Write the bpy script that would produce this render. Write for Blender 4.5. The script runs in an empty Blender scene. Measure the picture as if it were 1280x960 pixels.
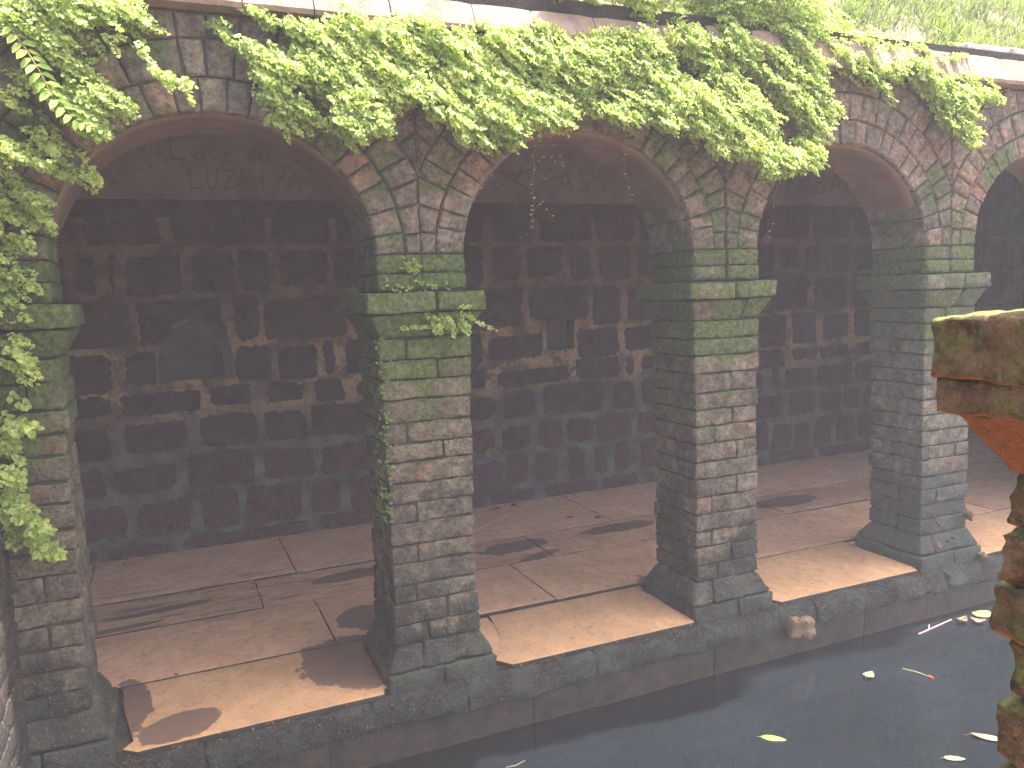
import bpy, math, random
from mathutils import Vector, Matrix, noise

scene = bpy.context.scene
COL = scene.collection
R = random.Random(11)

# ------------------------------------------------------------------ camera
cam_d = bpy.data.cameras.new('camera')
cam = bpy.data.objects.new('camera', cam_d)
COL.objects.link(cam)
cr = Vector((0.91663, -0.39817, -0.03538))
cu = Vector((0.07774, 0.09076, 0.99283))
cb = Vector((-0.39211, -0.91281, 0.11415))
M = Matrix((cr, cu, cb)).transposed().to_4x4()
M.translation = Vector((-0.7975, -3.9224, 2.0030))
cam.matrix_world = M
cam_d.sensor_width = 36.0
cam_d.lens = 1016.04 / 1280 * 36
cam_d.clip_start = 0.02
cam_d.clip_end = 500
scene.camera = cam
scene.render.resolution_x = 1024
scene.render.resolution_y = 768

# ------------------------------------------------------------------ light
SUN = Vector((0.22, 0.022, 0.97)).normalized()
world = bpy.data.worlds.new('World')
scene.world = world
world.use_nodes = True
nt = world.node_tree
sky = nt.nodes.new('ShaderNodeTexSky')
sky.sky_type = 'NISHITA'
sky.sun_disc = False
sky.sun_elevation = math.asin(SUN.z)
sky.sun_rotation = math.atan2(SUN.x, SUN.y)
sky.dust_density = 4.0
sky.air_density = 0.8
sky.ozone_density = 0.6
bg = nt.nodes['Background']
bg.inputs['Strength'].default_value = 0.15
warm = nt.nodes.new('ShaderNodeMix')
warm.data_type = 'RGBA'
warm.blend_type = 'MULTIPLY'
warm.inputs[0].default_value = 1.0
warm.inputs[7].default_value = (1.12, 1.0, 0.86, 1)
nt.links.new(sky.outputs[0], warm.inputs[6])
nt.links.new(warm.outputs[2], bg.inputs['Color'])
sun_d = bpy.data.lights.new('sun', 'SUN')
sun_d.energy = 5.0
sun_d.angle = math.radians(0.6)
sun_d.color = (1.0, 0.95, 0.86)
sun = bpy.data.objects.new('sun', sun_d)
COL.objects.link(sun)
sun.rotation_euler = SUN.to_track_quat('Z', 'Y').to_euler()
sun.location = (2, -2, 9)
scene.view_settings.view_transform = 'Standard'
scene.view_settings.look = 'None'
scene.view_settings.gamma = 1.0
scene.view_settings.exposure = 2.85

# ------------------------------------------------------------------ helpers
def nz(p, f, seed=0.0):
    return noise.noise(Vector((p[0] * f + seed, p[1] * f + seed * 0.37, p[2] * f - seed)))

def nv(p, f, seed=0.0):
    return noise.noise_vector(Vector((p[0] * f + seed, p[1] * f - seed, p[2] * f + seed * 0.5)))

def link(name, verts, faces, m, parent=None, smooth=True):
    me = bpy.data.meshes.new(name)
    me.from_pydata(verts, [], faces)
    me.materials.append(m)
    if smooth:
        me.polygons.foreach_set('use_smooth', [True] * len(me.polygons))
    me.update()
    o = bpy.data.objects.new(name, me)
    COL.objects.link(o)
    if parent is not None:
        o.parent = parent
    return o

def tag(o, label=None, cat=None, group=None, kind=None):
    if label: o['label'] = label
    if cat: o['category'] = cat
    if group: o['group'] = group
    if kind: o['kind'] = kind
    return o

def thing(name, label, cat, loc=(0, 0, 0), group=None):
    o = bpy.data.objects.new(name, None)
    o.empty_display_size = 0.1
    COL.objects.link(o)
    o['label'] = label
    o['category'] = cat
    if group: o['group'] = group
    return o

def cuts(a, b, r, seg):
    L = b - a
    r = min(r, L * 0.3)
    n = max(1, int(round((L - 2 * r) / seg)))
    return [a] + [a + r + (L - 2 * r) * i / n for i in range(n + 1)] + [b]

def stone_geo(b, r=0.012, seg=0.07, amp=0.006, seed=0.0, fine=0.0, warp=None, tilt=0.0):
    """rounded, worn block: returns verts, faces"""
    x0, x1, y0, y1, z0, z1 = b
    X, Y, Z = cuts(x0, x1, r, seg), cuts(y0, y1, r, seg), cuts(z0, z1, r, seg)
    nx, ny, nzz = len(X) - 1, len(Y) - 1, len(Z) - 1
    idx = {}
    V = []
    def vid(i, j, k):
        key = (i, j, k)
        if key in idx: return idx[key]
        p = Vector((X[i], Y[j], Z[k]))
        q = Vector((min(max(p.x, X[1]), X[-2]), min(max(p.y, Y[1]), Y[-2]), min(max(p.z, Z[1]), Z[-2])))
        d = p - q
        if d.length > 1e-9:
            rr = Vector((X[1] - X[0], Y[1] - Y[0], Z[1] - Z[0]))
            dn = d.normalized()
            p = q + Vector((dn.x * rr.x, dn.y * rr.y, dn.z * rr.z))
        a = nv(p, 9, seed) * amp
        if fine: a += nv(p, 38, seed) * fine + nv(p, 90, seed) * fine * 0.5
        p = p + a
        if tilt: p.z += tilt * (p.x - (x0 + x1) / 2)
        if warp: p = warp(p)
        idx[key] = len(V)
        V.append(p)
        return idx[key]
    F = []
    for i in range(nx):
        for j in range(ny):
            F.append((vid(i, j, 0), vid(i, j + 1, 0), vid(i + 1, j + 1, 0), vid(i + 1, j, 0)))
            F.append((vid(i, j, nzz), vid(i + 1, j, nzz), vid(i + 1, j + 1, nzz), vid(i, j + 1, nzz)))
    for i in range(nx):
        for k in range(nzz):
            F.append((vid(i, 0, k), vid(i + 1, 0, k), vid(i + 1, 0, k + 1), vid(i, 0, k + 1)))
            F.append((vid(i, ny, k), vid(i, ny, k + 1), vid(i + 1, ny, k + 1), vid(i + 1, ny, k)))
    for j in range(ny):
        for k in range(nzz):
            F.append((vid(0, j, k), vid(0, j, k + 1), vid(0, j + 1, k + 1), vid(0, j + 1, k)))
            F.append((vid(nx, j, k), vid(nx, j + 1, k), vid(nx, j + 1, k + 1), vid(nx, j, k + 1)))
    return V, F

def stone(name, b, m, parent, **kw):
    V, F = stone_geo(b, **kw)
    return link(name, V, F, m, parent)

def boxes(name, bl, m, parent=None):
    V, F = [], []
    for (x0, x1, y0, y1, z0, z1) in bl:
        n = len(V)
        V += [(x0, y0, z0), (x1, y0, z0), (x1, y1, z0), (x0, y1, z0), (x0, y0, z1), (x1, y0, z1), (x1, y1, z1), (x0, y1, z1)]
        F += [tuple(n + i for i in f) for f in ((0, 3, 2, 1), (4, 5, 6, 7), (0, 1, 5, 4), (1, 2, 6, 5), (2, 3, 7, 6), (3, 0, 4, 7))]
    return link(name, V, F, m, parent, smooth=False)

def area2(P):
    return sum(P[i][0] * P[(i + 1) % len(P)][1] - P[(i + 1) % len(P)][0] * P[i][1] for i in range(len(P))) / 2

def clip(P, ax, lim, keep_less):
    out = []
    for i in range(len(P)):
        a, b = P[i], P[(i + 1) % len(P)]
        ia = (a[ax] <= lim) if keep_less else (a[ax] >= lim)
        ib = (b[ax] <= lim) if keep_less else (b[ax] >= lim)
        if ia: out.append(a)
        if ia != ib:
            t = (lim - a[ax]) / (b[ax] - a[ax])
            out.append((a[0] + (b[0] - a[0]) * t, a[1] + (b[1] - a[1]) * t))
    return out

def resample(P, step):
    out = []
    for i in range(len(P)):
        a, b = P[i], P[(i + 1) % len(P)]
        L = math.hypot(b[0] - a[0], b[1] - a[1])
        n = max(1, int(round(L / step)))
        for k in range(n):
            out.append((a[0] + (b[0] - a[0]) * k / n, a[1] + (b[1] - a[1]) * k / n))
    return out

def inset(P, d):
    n = len(P)
    out = []
    for i in range(n):
        a, b, c = P[i - 1], P[i], P[(i + 1) % n]
        t = Vector((c[0] - a[0], c[1] - a[1]))
        if t.length < 1e-9:
            out.append(b); continue
        t.normalize()
        out.append((b[0] - t.y * d, b[1] + t.x * d))
    return out

def prism(name, P, yf, yb, m, parent, bev=0.012, gap=0.004, seed=0.0, amp=0.005, step=0.045, rough=0.003, rounds=1):
    """stone with an outline in the XZ plane, front at yf and back at yb"""
    if area2(P) < 0: P = P[::-1]
    P = resample(P, step)
    P = [(x + rough * nz((x, seed, z), 30, seed), z + rough * nz((x, seed + 5, z), 30, seed)) for x, z in P]
    for _ in range(rounds):
        Q = []
        for i in range(len(P)):
            a, b, c = P[i - 1], P[i], P[(i + 1) % len(P)]
            Q.append(((a[0] + 2 * b[0] + c[0]) / 4, (a[1] + 2 * b[1] + c[1]) / 4))
        P = Q
    P = inset(P, gap)
    n = len(P)
    cx = sum(p[0] for p in P) / n
    cz = sum(p[1] for p in P) / n
    sg = 1 if yb > yf else -1
    rings = [(P, yb), (P, yf + sg * bev * 1.2), (inset(P, bev * 0.35), yf + sg * bev * 0.35), (inset(P, bev), yf)]
    Q = inset(P, bev)
    for s in (0.66, 0.33):
        rings.append(([(cx + (x - cx) * s, cz + (z - cz) * s) for x, z in Q], yf))
    V, F = [], []
    for k, (pts, y) in enumerate(rings):
        for (x, z) in pts:
            dy = 0
            if k >= 1: dy = amp * (nz((x, y, z), 11, seed) + 0.5 * nz((x, y, z), 33, seed)) * (1 if k >= 3 else 0.5)
            V.append((x, y + dy, z))
    V.append((cx, yf + amp * nz((cx, yf, cz), 11, seed), cz))
    for k in range(len(rings) - 1):
        for i in range(n):
            j = (i + 1) % n
            f = (k * n + i, k * n + j, (k + 1) * n + j, (k + 1) * n + i)
            F.append(f if sg > 0 else f[::-1])
    k = len(rings) - 1
    for i in range(n):
        f = (k * n + i, k * n + (i + 1) % n, len(V) - 1)
        F.append(f if sg > 0 else f[::-1])
    return link(name, V, F, m, parent)

# ------------------------------------------------------------------ materials
class G:
    def __init__(s, name):
        s.m = bpy.data.materials.new(name)
        s.m.use_nodes = True
        s.t = s.m.node_tree
        s.p = s.t.nodes['Principled BSDF']
        s.out = s.t.nodes['Material Output']
        s.geo = s.t.nodes.new('ShaderNodeNewGeometry')
        s.pos = s.geo.outputs['Position']
    def put(s, inp, v):
        if hasattr(v, 'is_output'): s.t.links.new(v, inp)
        else: inp.default_value = v if not (isinstance(v, tuple) and len(v) == 3 and inp.type == 'RGBA') else (*v, 1)
    def noise(s, scale, detail=4, rough=0.6, vec=None, dist=0.0, col=False):
        n = s.t.nodes.new('ShaderNodeTexNoise')
        n.inputs['Scale'].default_value = scale
        n.inputs['Detail'].default_value = detail
        n.inputs['Roughness'].default_value = rough
        n.inputs['Distortion'].default_value = dist
        s.t.links.new(vec or s.pos, n.inputs['Vector'])
        return n.outputs['Color' if col else 'Fac']
    def voro(s, scale, feat='F1', vec=None, rnd=1.0):
        n = s.t.nodes.new('ShaderNodeTexVoronoi')
        n.feature = feat
        n.inputs['Scale'].default_value = scale
        n.inputs['Randomness'].default_value = rnd
        s.t.links.new(vec or s.pos, n.inputs['Vector'])
        return n.outputs['Distance']
    def math(s, op, a, b=0.0, c=None, clamp=False):
        n = s.t.nodes.new('ShaderNodeMath')
        n.operation = op
        n.use_clamp = clamp
        s.put(n.inputs[0], a); s.put(n.inputs[1], b)
        if c is not None: s.put(n.inputs[2], c)
        return n.outputs[0]
    def vmath(s, op, a, b):
        n = s.t.nodes.new('ShaderNodeVectorMath')
        n.operation = op
        s.put(n.inputs[0], a); s.put(n.inputs[1], b)
        return n.outputs[0]
    def ramp(s, v, lo, hi, a=0.0, b=1.0, smooth=False):
        n = s.t.nodes.new('ShaderNodeMapRange')
        if smooth: n.interpolation_type = 'SMOOTHSTEP'
        s.put(n.inputs[0], v)
        for i, q in enumerate((lo, hi, a, b)): n.inputs[i + 1].default_value = q
        return n.outputs[0]
    def mix(s, f, a, b, mode='MIX'):
        n = s.t.nodes.new('ShaderNodeMix')
        n.data_type = 'RGBA'
        n.blend_type = mode
        n.clamp_factor = True
        s.put(n.inputs[0], f); s.put(n.inputs[6], a); s.put(n.inputs[7], b)
        return n.outputs[2]
    def xyz(s, v=None):
        n = s.t.nodes.new('ShaderNodeSeparateXYZ')
        s.t.links.new(v or s.pos, n.inputs[0])
        return n.outputs
    def rnd(s):
        return s.t.nodes.new('ShaderNodeObjectInfo').outputs['Random']
    def bump(s, h, dist, strength=1.0, prev=None):
        n = s.t.nodes.new('ShaderNodeBump')
        n.inputs['Distance'].default_value = dist
        n.inputs['Strength'].default_value = strength
        s.t.links.new(h, n.inputs['Height'])
        if prev: s.t.links.new(prev, n.inputs['Normal'])
        return n.outputs[0]
    def done(s, col, rough=0.9, normal=None, spec=0.3):
        s.put(s.p.inputs['Base Color'], col)
        s.put(s.p.inputs['Roughness'], rough)
        s.p.inputs['Specular IOR Level'].default_value = spec
        if normal: s.t.links.new(normal, s.p.inputs['Normal'])
        return s.m

def stone_mat(name, dark, light, red, moss=0.5, teal=0.3, mossband=(0.9, 1.7), mosscol=(0.075, 0.12, 0.033), fine=1.0, under=None, bumpd=1.0, foot_dark=0.0):
    g = G(name)
    x, y, z = g.xyz()
    r = g.rnd()
    n1 = g.noise(7, 6, 0.65)
    n2 = g.noise(45, 5, 0.7)
    c = g.mix(g.ramp(n1, 0.32, 0.68), dark, light)
    c = g.mix(g.math('MULTIPLY', g.ramp(g.noise(3.3, 3), 0.5, 0.7), g.ramp(r, 0.2, 1.0, 0.1, 0.9)), c, red)
    c = g.mix(1.0, c, g.mix(r, (0.78, 0.78, 0.8), (1.25, 1.22, 1.15)), 'MULTIPLY')
    c = g.mix(g.ramp(n2, 0.34, 0.5, 0.6, 0.0), c, (0.022, 0.02, 0.018))
    c = g.mix(g.ramp(g.voro(55 * fine), 0.02, 0.14, 0.45, 0.0), c, (0.015, 0.013, 0.012))
    c = g.mix(1.0, c, g.mix(g.ramp(g.noise(19, 6, 0.7), 0.36, 0.64), (0.55, 0.55, 0.56), (1.4, 1.37, 1.3)), 'MULTIPLY')
    if foot_dark:  # blotchy dark tone, stronger towards the foot
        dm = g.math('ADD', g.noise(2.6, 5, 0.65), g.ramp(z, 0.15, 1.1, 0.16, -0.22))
        c = g.mix(g.ramp(dm, 0.46, 0.60, 0, foot_dark), c, (0.028, 0.027, 0.027))
    # grey lichen specks
    c = g.mix(g.ramp(g.noise(95, 4, 0.65), 0.56, 0.7, 0, 0.6), c, (0.32, 0.31, 0.26))
    # moss: noise + up-facing + height band
    up = g.xyz(g.geo.outputs['Normal'])
    upz = up[2]
    band = g.ramp(z, mossband[0], mossband[1], -0.24, 0.085)
    band2 = g.ramp(z, 2.5, 3.0, 0.0, -0.09)
    mm = g.math('ADD', g.noise(3.1 * fine ** 1.6, 6, 0.66), g.math('MULTIPLY', g.noise(26, 5, 0.7), 0.35))
    mm = g.math('ADD', mm, g.math('MULTIPLY', g.math('MAXIMUM', upz, 0.0), 0.16))
    mm = g.math('ADD', g.math('ADD', mm, band), band2)
    mask = g.ramp(mm, 0.86 - moss * 0.3, 0.98 - moss * 0.3, 0, 0.85)
    mc = g.mix(g.ramp(g.noise(40, 6, 0.75), 0.35, 0.65), tuple(k * 0.35 for k in mosscol), tuple(k * 1.9 for k in mosscol))
    c = g.mix(mask, c, mc)
    if teal:
        tl = g.math('ADD', g.noise(5, 5, 0.65), g.ramp(z, 0.0, 1.0, 0.10, -0.12))
        tm = g.ramp(tl, 0.58 - teal * 0.25, 0.75 - teal * 0.25, 0, 0.7)
        c = g.mix(tm, c, g.mix(g.noise(50, 4), (0.03, 0.037, 0.034), (0.125, 0.15, 0.125)))
    if under:
        dn = g.math('ADD', g.math('MULTIPLY', upz, -1.0), g.math('MULTIPLY', g.math('SUBTRACT', g.noise(20, 4), 0.5), 0.8))
        c = g.mix(g.ramp(dn, 0.3, 0.5), c, g.mix(g.ramp(g.noise(60, 5, 0.7), 0.3, 0.7), tuple(k * 0.6 for k in under), under))
    pit = g.ramp(g.voro(70 * fine), 0.0, 0.35)
    pit2 = g.noise(160 * fine, 4, 0.7)
    h = g.math('ADD', g.math('MULTIPLY', pit, 0.3), g.math('ADD', n2, g.math('MULTIPLY', pit2, 0.5)))
    b = g.bump(h, 0.022 * bumpd / fine, 1.0)
    b = g.bump(g.noise(14 * fine, 6, 0.65), 0.05 * bumpd / fine, 0.8, b)
    return g.done(c, 0.92, b, 0.2)

M_PIER = stone_mat('pier_laterite', (0.080, 0.070, 0.056), (0.25, 0.218, 0.165), (0.25, 0.125, 0.08), 0.84, 0.30, foot_dark=0.85)
M_PIER4 = stone_mat('teal_laterite', (0.085, 0.082, 0.07), (0.225, 0.22, 0.185), (0.20, 0.11, 0.08), 0.72, 0.85, foot_dark=0.6)
M_ARCH = stone_mat('arch_laterite', (0.125, 0.108, 0.092), (0.30, 0.258, 0.215), (0.32, 0.16, 0.11), 0.45, 0.0)
M_NEAR = stone_mat('near_laterite', (0.10, 0.068, 0.04), (0.26, 0.18, 0.11), (0.26, 0.12, 0.065), 0.30, 0.0,
                   (0.4, 1.2), (0.13, 0.155, 0.045), 2.2, (0.40, 0.175, 0.085), 1.3)
M_CURB = stone_mat('curb_stone', (0.016, 0.016, 0.017), (0.085, 0.082, 0.078), (0.10, 0.05, 0.04), 0.05, 0.12, foot_dark=0.8, bumpd=1.6)
M_WING = stone_mat('wing_stone', (0.02, 0.017, 0.016), (0.06, 0.045, 0.04), (0.10, 0.045, 0.035), 0.5, 0.0, foot_dark=0.5)

def plain(name, a, b, scale=8, rough=0.9, bd=0.01, bs=40):
    g = G(name)
    c = g.mix(g.ramp(g.noise(scale, 6, 0.65), 0.3, 0.7), a, b)
    return g.done(c, rough, g.bump(g.noise(bs, 5, 0.65), bd, 0.7), 0.2)

M_JOINT = plain('mortar_dark', (0.018, 0.016, 0.015), (0.05, 0.045, 0.038))
M_CORE = plain('wall_core', (0.07, 0.06, 0.06), (0.14, 0.12, 0.11))
M_CEIL = plain('ceiling_plaster', (0.26, 0.23, 0.2), (0.40, 0.36, 0.32), 3)

# back wall mortar: rusty above, grey-blue and damp below, smeared
g = G('wall_mortar')
x, y, z = g.xyz()
c = g.mix(g.ramp(g.noise(8, 6, 0.75), 0.38, 0.62), (0.062, 0.046, 0.045), (0.18, 0.125, 0.10))
c = g.mix(g.ramp(g.noise(2.2, 4), 0.52, 0.68, 0, 0.6), c, (0.08, 0.06, 0.06))
zz = g.math('ADD', z, g.math('MULTIPLY', g.math('SUBTRACT', g.noise(1.7, 3), 0.5), 0.7))
oc = g.math('MULTIPLY', g.math('MULTIPLY', g.ramp(z, 0.95, 1.15), g.ramp(z, 1.95, 1.6)), g.ramp(g.noise(2.6, 6, 0.75), 0.48, 0.54, 0, 0.9))
c = g.mix(oc, c, g.mix(g.ramp(g.noise(25, 5, 0.7), 0.3, 0.7), (0.20, 0.13, 0.08), (0.40, 0.28, 0.18)))
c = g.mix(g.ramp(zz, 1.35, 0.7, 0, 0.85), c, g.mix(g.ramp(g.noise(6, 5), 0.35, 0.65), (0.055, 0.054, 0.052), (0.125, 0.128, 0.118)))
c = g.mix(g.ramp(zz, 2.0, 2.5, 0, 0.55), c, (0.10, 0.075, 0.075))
M_MORTAR = g.done(c, 0.9, g.bump(g.noise(30, 6, 0.7), 0.02, 0.8), 0.2)

g = G('wall_block')
x, y, z = g.xyz()
r = g.rnd()
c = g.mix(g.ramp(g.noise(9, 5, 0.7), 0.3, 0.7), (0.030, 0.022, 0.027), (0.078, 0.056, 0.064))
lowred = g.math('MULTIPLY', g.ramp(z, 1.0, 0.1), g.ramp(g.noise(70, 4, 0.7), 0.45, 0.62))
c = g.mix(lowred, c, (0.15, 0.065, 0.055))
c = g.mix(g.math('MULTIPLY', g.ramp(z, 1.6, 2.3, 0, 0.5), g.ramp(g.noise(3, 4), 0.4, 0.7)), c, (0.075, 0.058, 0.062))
c = g.mix(g.ramp(r, 0.85, 1.0, 0, 0.4), c, (0.09, 0.06, 0.055))
b = g.bump(g.ramp(g.voro(55), 0.0, 0.4), 0.02, 0.8)
M_BLOCK = g.done(c, 0.85, g.bump(g.noise(90, 5, 0.7), 0.012, 0.8, b), 0.25)

g = G('wall_plaster')
c = g.mix(g.ramp(g.noise(2.5, 6, 0.65), 0.3, 0.7), (0.105, 0.09, 0.10), (0.175, 0.15, 0.16))
c = g.mix(g.ramp(g.noise(14, 5, 0.7), 0.55, 0.7, 0, 0.5), c, (0.06, 0.05, 0.058))
M_PLASTER = g.done(c, 0.9, g.bump(g.noise(25, 5), 0.01, 0.6), 0.2)
M_SOFF = plain('soffit_render', (0.085, 0.06, 0.05), (0.16, 0.115, 0.09), 5, 0.9, 0.012, 30)
M_NICHE = plain('niche_plaster', (0.05, 0.048, 0.055), (0.095, 0.085, 0.09), 6)
M_GRAF = plain('charcoal_scrawl', (0.075, 0.064, 0.072), (0.105, 0.09, 0.098), 30)
M_GRAFB = plain('blue_scrawl', (0.05, 0.05, 0.09), (0.07, 0.07, 0.12), 30)

# paving: warm sandstone-like slabs with wet stains of their own shape
def slab_mat(name, a, b2, wet):
    g = G(name)
    x, y, z = g.xyz()
    r = g.rnd()
    c = g.mix(g.ramp(g.noise(3.2, 6, 0.6), 0.3, 0.7), a, b2)
    c = g.mix(1.0, c, g.mix(r, (0.88, 0.86, 0.86), (1.1, 1.08, 1.05)), 'MULTIPLY')
    c = g.mix(g.ramp(g.noise(13, 6, 0.75), 0.46, 0.66, 0, 0.5), c, tuple(k * 0.55 for k in a))
    c = g.mix(g.ramp(g.noise(80, 5, 0.7), 0.5, 0.7, 0, 0.4), c, tuple(k * 0.4 for k in a))
    c = g.mix(g.ramp(g.noise(9, 3, 0.5), 0.68, 0.76, 0, 0.5), c, (0.09, 0.085, 0.075))
    w = None
    wob = g.math('MULTIPLY', g.math('SUBTRACT', g.noise(7, 6, 0.65), 0.5), 1.1)
    for (ex, ey, ax, ay, an) in wet:
        ca, sa = math.cos(an), math.sin(an)
        dx = g.math('SUBTRACT', x, ex); dy = g.math('SUBTRACT', y, ey)
        u = g.math('DIVIDE', g.math('ADD', g.math('MULTIPLY', dx, ca), g.math('MULTIPLY', dy, sa)), ax)
        v = g.math('DIVIDE', g.math('SUBTRACT', g.math('MULTIPLY', dy, ca), g.math('MULTIPLY', dx, sa)), ay)
        d = g.math('SQRT', g.math('ADD', g.math('MULTIPLY', u, u), g.math('MULTIPLY', v, v)))
        d = g.math('ADD', d, wob)
        w = d if w is None else g.math('MINIMUM', w, d)
    wm = g.ramp(w, 1.02, 0.97)
    # streaky scum on the inner rows
    st = g.t.nodes.new('ShaderNodeMapping')
    st.inputs['Scale'].default_value = (0.7, 4.5, 1)
    g.t.links.new(g.pos, st.inputs['Vector'])
    sn = g.noise(3.0, 6, 0.6, st.outputs[0])
    sm = g.math('MULTIPLY', g.ramp(sn, 0.56, 0.60, 0, 0.75), g.math('MULTIPLY', g.ramp(y, 1.2, 1.5), g.ramp(y, 2.3, 2.1)))
    sm = g.math('MULTIPLY', sm, g.ramp(x, 0.4, -0.1, 0.35, 1.0))
    wm = g.math('MAXIMUM', wm, sm)
    c = g.mix(g.math('MULTIPLY', wm, 0.85), c, (0.085, 0.058, 0.052))
    rough = g.mix(wm, (0.75, 0.75, 0.75), (0.42, 0.42, 0.42))
    b = g.bump(g.noise(11, 6, 0.6), 0.015, 0.5)
    return g.done(c, rough, g.bump(g.noise(70, 5, 0.7), 0.004, 0.7, b), 0.35)

WET = [(0.06, 0.38, 0.30, 0.36, 0.5), (-0.86, 0.08, 0.20, 0.13, 0.3), (-1.1, 0.38, 0.12, 0.32, 0.0),
       (1.62, 1.78, 0.30, 0.13, 0.1), (2.6, 1.82, 0.36, 0.11, 0.0), (2.16, 0.42, 0.13, 0.34, 0.2),
       (0.35, 1.78, 0.3, 0.1, 0.1), (0.3, 0.95, 0.25, 0.2, 0.2), (4.05, 0.4, 0.1, 0.3, 0.1), (1.72, 1.5, 0.2, 0.06, 0.3),
       (-0.9, 1.72, 0.35, 0.05, 0.1), (-1.2, 1.5, 0.3, 0.04, 0.1), (4.3, 1.75, 0.4, 0.15, 0.0)]
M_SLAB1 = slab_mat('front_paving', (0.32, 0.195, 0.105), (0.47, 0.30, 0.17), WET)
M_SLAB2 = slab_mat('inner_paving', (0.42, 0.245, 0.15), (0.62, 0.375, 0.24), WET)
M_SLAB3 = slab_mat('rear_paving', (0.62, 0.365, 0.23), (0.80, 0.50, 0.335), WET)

g = G('cornice_plaster')
c = g.mix(g.ramp(g.noise(4, 6, 0.7), 0.3, 0.7), (0.13, 0.085, 0.062), (0.27, 0.195, 0.15))
c = g.mix(g.ramp(g.noise(11, 6, 0.75), 0.52, 0.66, 0, 0.85), c, (0.10, 0.09, 0.085))
c = g.mix(g.ramp(g.noise(30, 5), 0.6, 0.7, 0, 0.5), c, (0.12, 0.14, 0.06))
M_CORN = g.done(c, 0.85, g.bump(g.noise(40, 5), 0.01, 0.7), 0.2)
M_WHITE = plain('whitewash', (0.14, 0.125, 0.11), (0.42, 0.39, 0.35), 9)
M_SOIL = plain('hill_soil', (0.045, 0.038, 0.022), (0.13, 0.11, 0.07), 3, 0.95, 0.04, 12)

g = G('pool_water')
lo = g.noise(1.3, 4, 0.6)
c = g.mix(lo, (0.002, 0.003, 0.004), (0.006, 0.008, 0.010))
c = g.mix(g.ramp(g.voro(26), 0.05, 0.02, 0, 0.3), c, (0.12, 0.115, 0.1))
b = g.bump(g.noise(2.2, 3), 0.004, 0.5)
M_WATER = g.done(c, g.ramp(g.noise(5, 4), 0.35, 0.7, 0.02, 0.07), b, 0.35)

def leaf_mat(name, a, b2, tr=0.45, rough=0.5, sc=28, spec=0.3):
    g = G(name)
    c = g.mix(g.ramp(g.noise(sc, 2, 0.5), 0.3, 0.7), a, b2)
    c = g.mix(g.ramp(g.noise(2.4, 3), 0.35, 0.65, 0, 0.35), c, tuple(k * 0.7 for k in a))
    g.done(c, rough, None, spec)
    tb = g.t.nodes.new('ShaderNodeBsdfTranslucent')
    g.put(tb.inputs[0], g.mix(1.0, c, (1.25, 1.3, 0.7), 'MULTIPLY'))
    ms = g.t.nodes.new('ShaderNodeMixShader')
    ms.inputs[0].default_value = tr
    g.t.links.new(g.p.outputs[0], ms.inputs[1])
    g.t.links.new(tb.outputs[0], ms.inputs[2])
    g.t.links.new(ms.outputs[0], g.out.inputs[0])
    return g.m

M_LEAF = leaf_mat('creeper_leaf', (0.14, 0.27, 0.05), (0.66, 0.71, 0.25), 0.5, 0.45, 60)
M_LEAF2 = leaf_mat('big_leaf', (0.26, 0.42, 0.08), (0.42, 0.56, 0.16), 0.45, 0.4, 12)
M_GRASS = leaf_mat('grass_blade', (0.07, 0.11, 0.03), (0.22, 0.26, 0.10), 0.35, 0.7, 6)
M_STEM = plain('stem_brown', (0.12, 0.08, 0.05), (0.22, 0.16, 0.09), 20)
M_TWIG = plain('dry_twig', (0.28, 0.19, 0.13), (0.42, 0.31, 0.22), 20)
M_DRY = leaf_mat('dry_leaf', (0.12, 0.065, 0.038), (0.25, 0.15, 0.10), 0.2, 0.6, 14)
M_PALE = leaf_mat('pale_leaf', (0.09, 0.10, 0.045), (0.17, 0.165, 0.09), 0.2, 0.6, 14)
M_GREENL = leaf_mat('fresh_leaf', (0.10, 0.34, 0.03), (0.20, 0.50, 0.07), 0.3, 0.4, 10)
M_PINK = plain('pink_twig', (0.32, 0.10, 0.14), (0.45, 0.2, 0.22), 20)
M_BLUE = plain('blue_scrap', (0.02, 0.25, 0.75), (0.05, 0.4, 0.9), 60)
M_RED = plain('red_tip', (0.5, 0.04, 0.03), (0.6, 0.08, 0.05), 60)

# ------------------------------------------------------------------ dimensions
A_, B_, ZC = 0.70, 0.635, 2.20          # opening half width, arch rise, springing
PC = [-1.43, 0.42, 2.285, 4.155, 6.02]  # pier centres
AC = [-0.505, 1.3525, 3.22, 5.0875]     # arch centres
CZ = 3.262                              # underside of the cornice
D = 3.03                                # back wall
WZ = -0.335                             # water

# ------------------------------------------------------------------ ground, floor, water
tag(boxes('pool_bed', [(-1.42, 9.0, -3.1, -0.1, -1.2, -1.1)], M_SOIL), kind='structure')
W = link('water', [(-1.6, -3.2, WZ), (9.2, -3.2, WZ), (9.2, -0.05, WZ), (-1.6, -0.05, WZ)], [(0, 1, 2, 3)], M_WATER)
tag(W, kind='structure')
base = boxes('floor', [(-3.2, 9.2, 0.0, 3.3, -0.30, -0.034)], M_JOINT)
tag(base, kind='structure')

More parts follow.
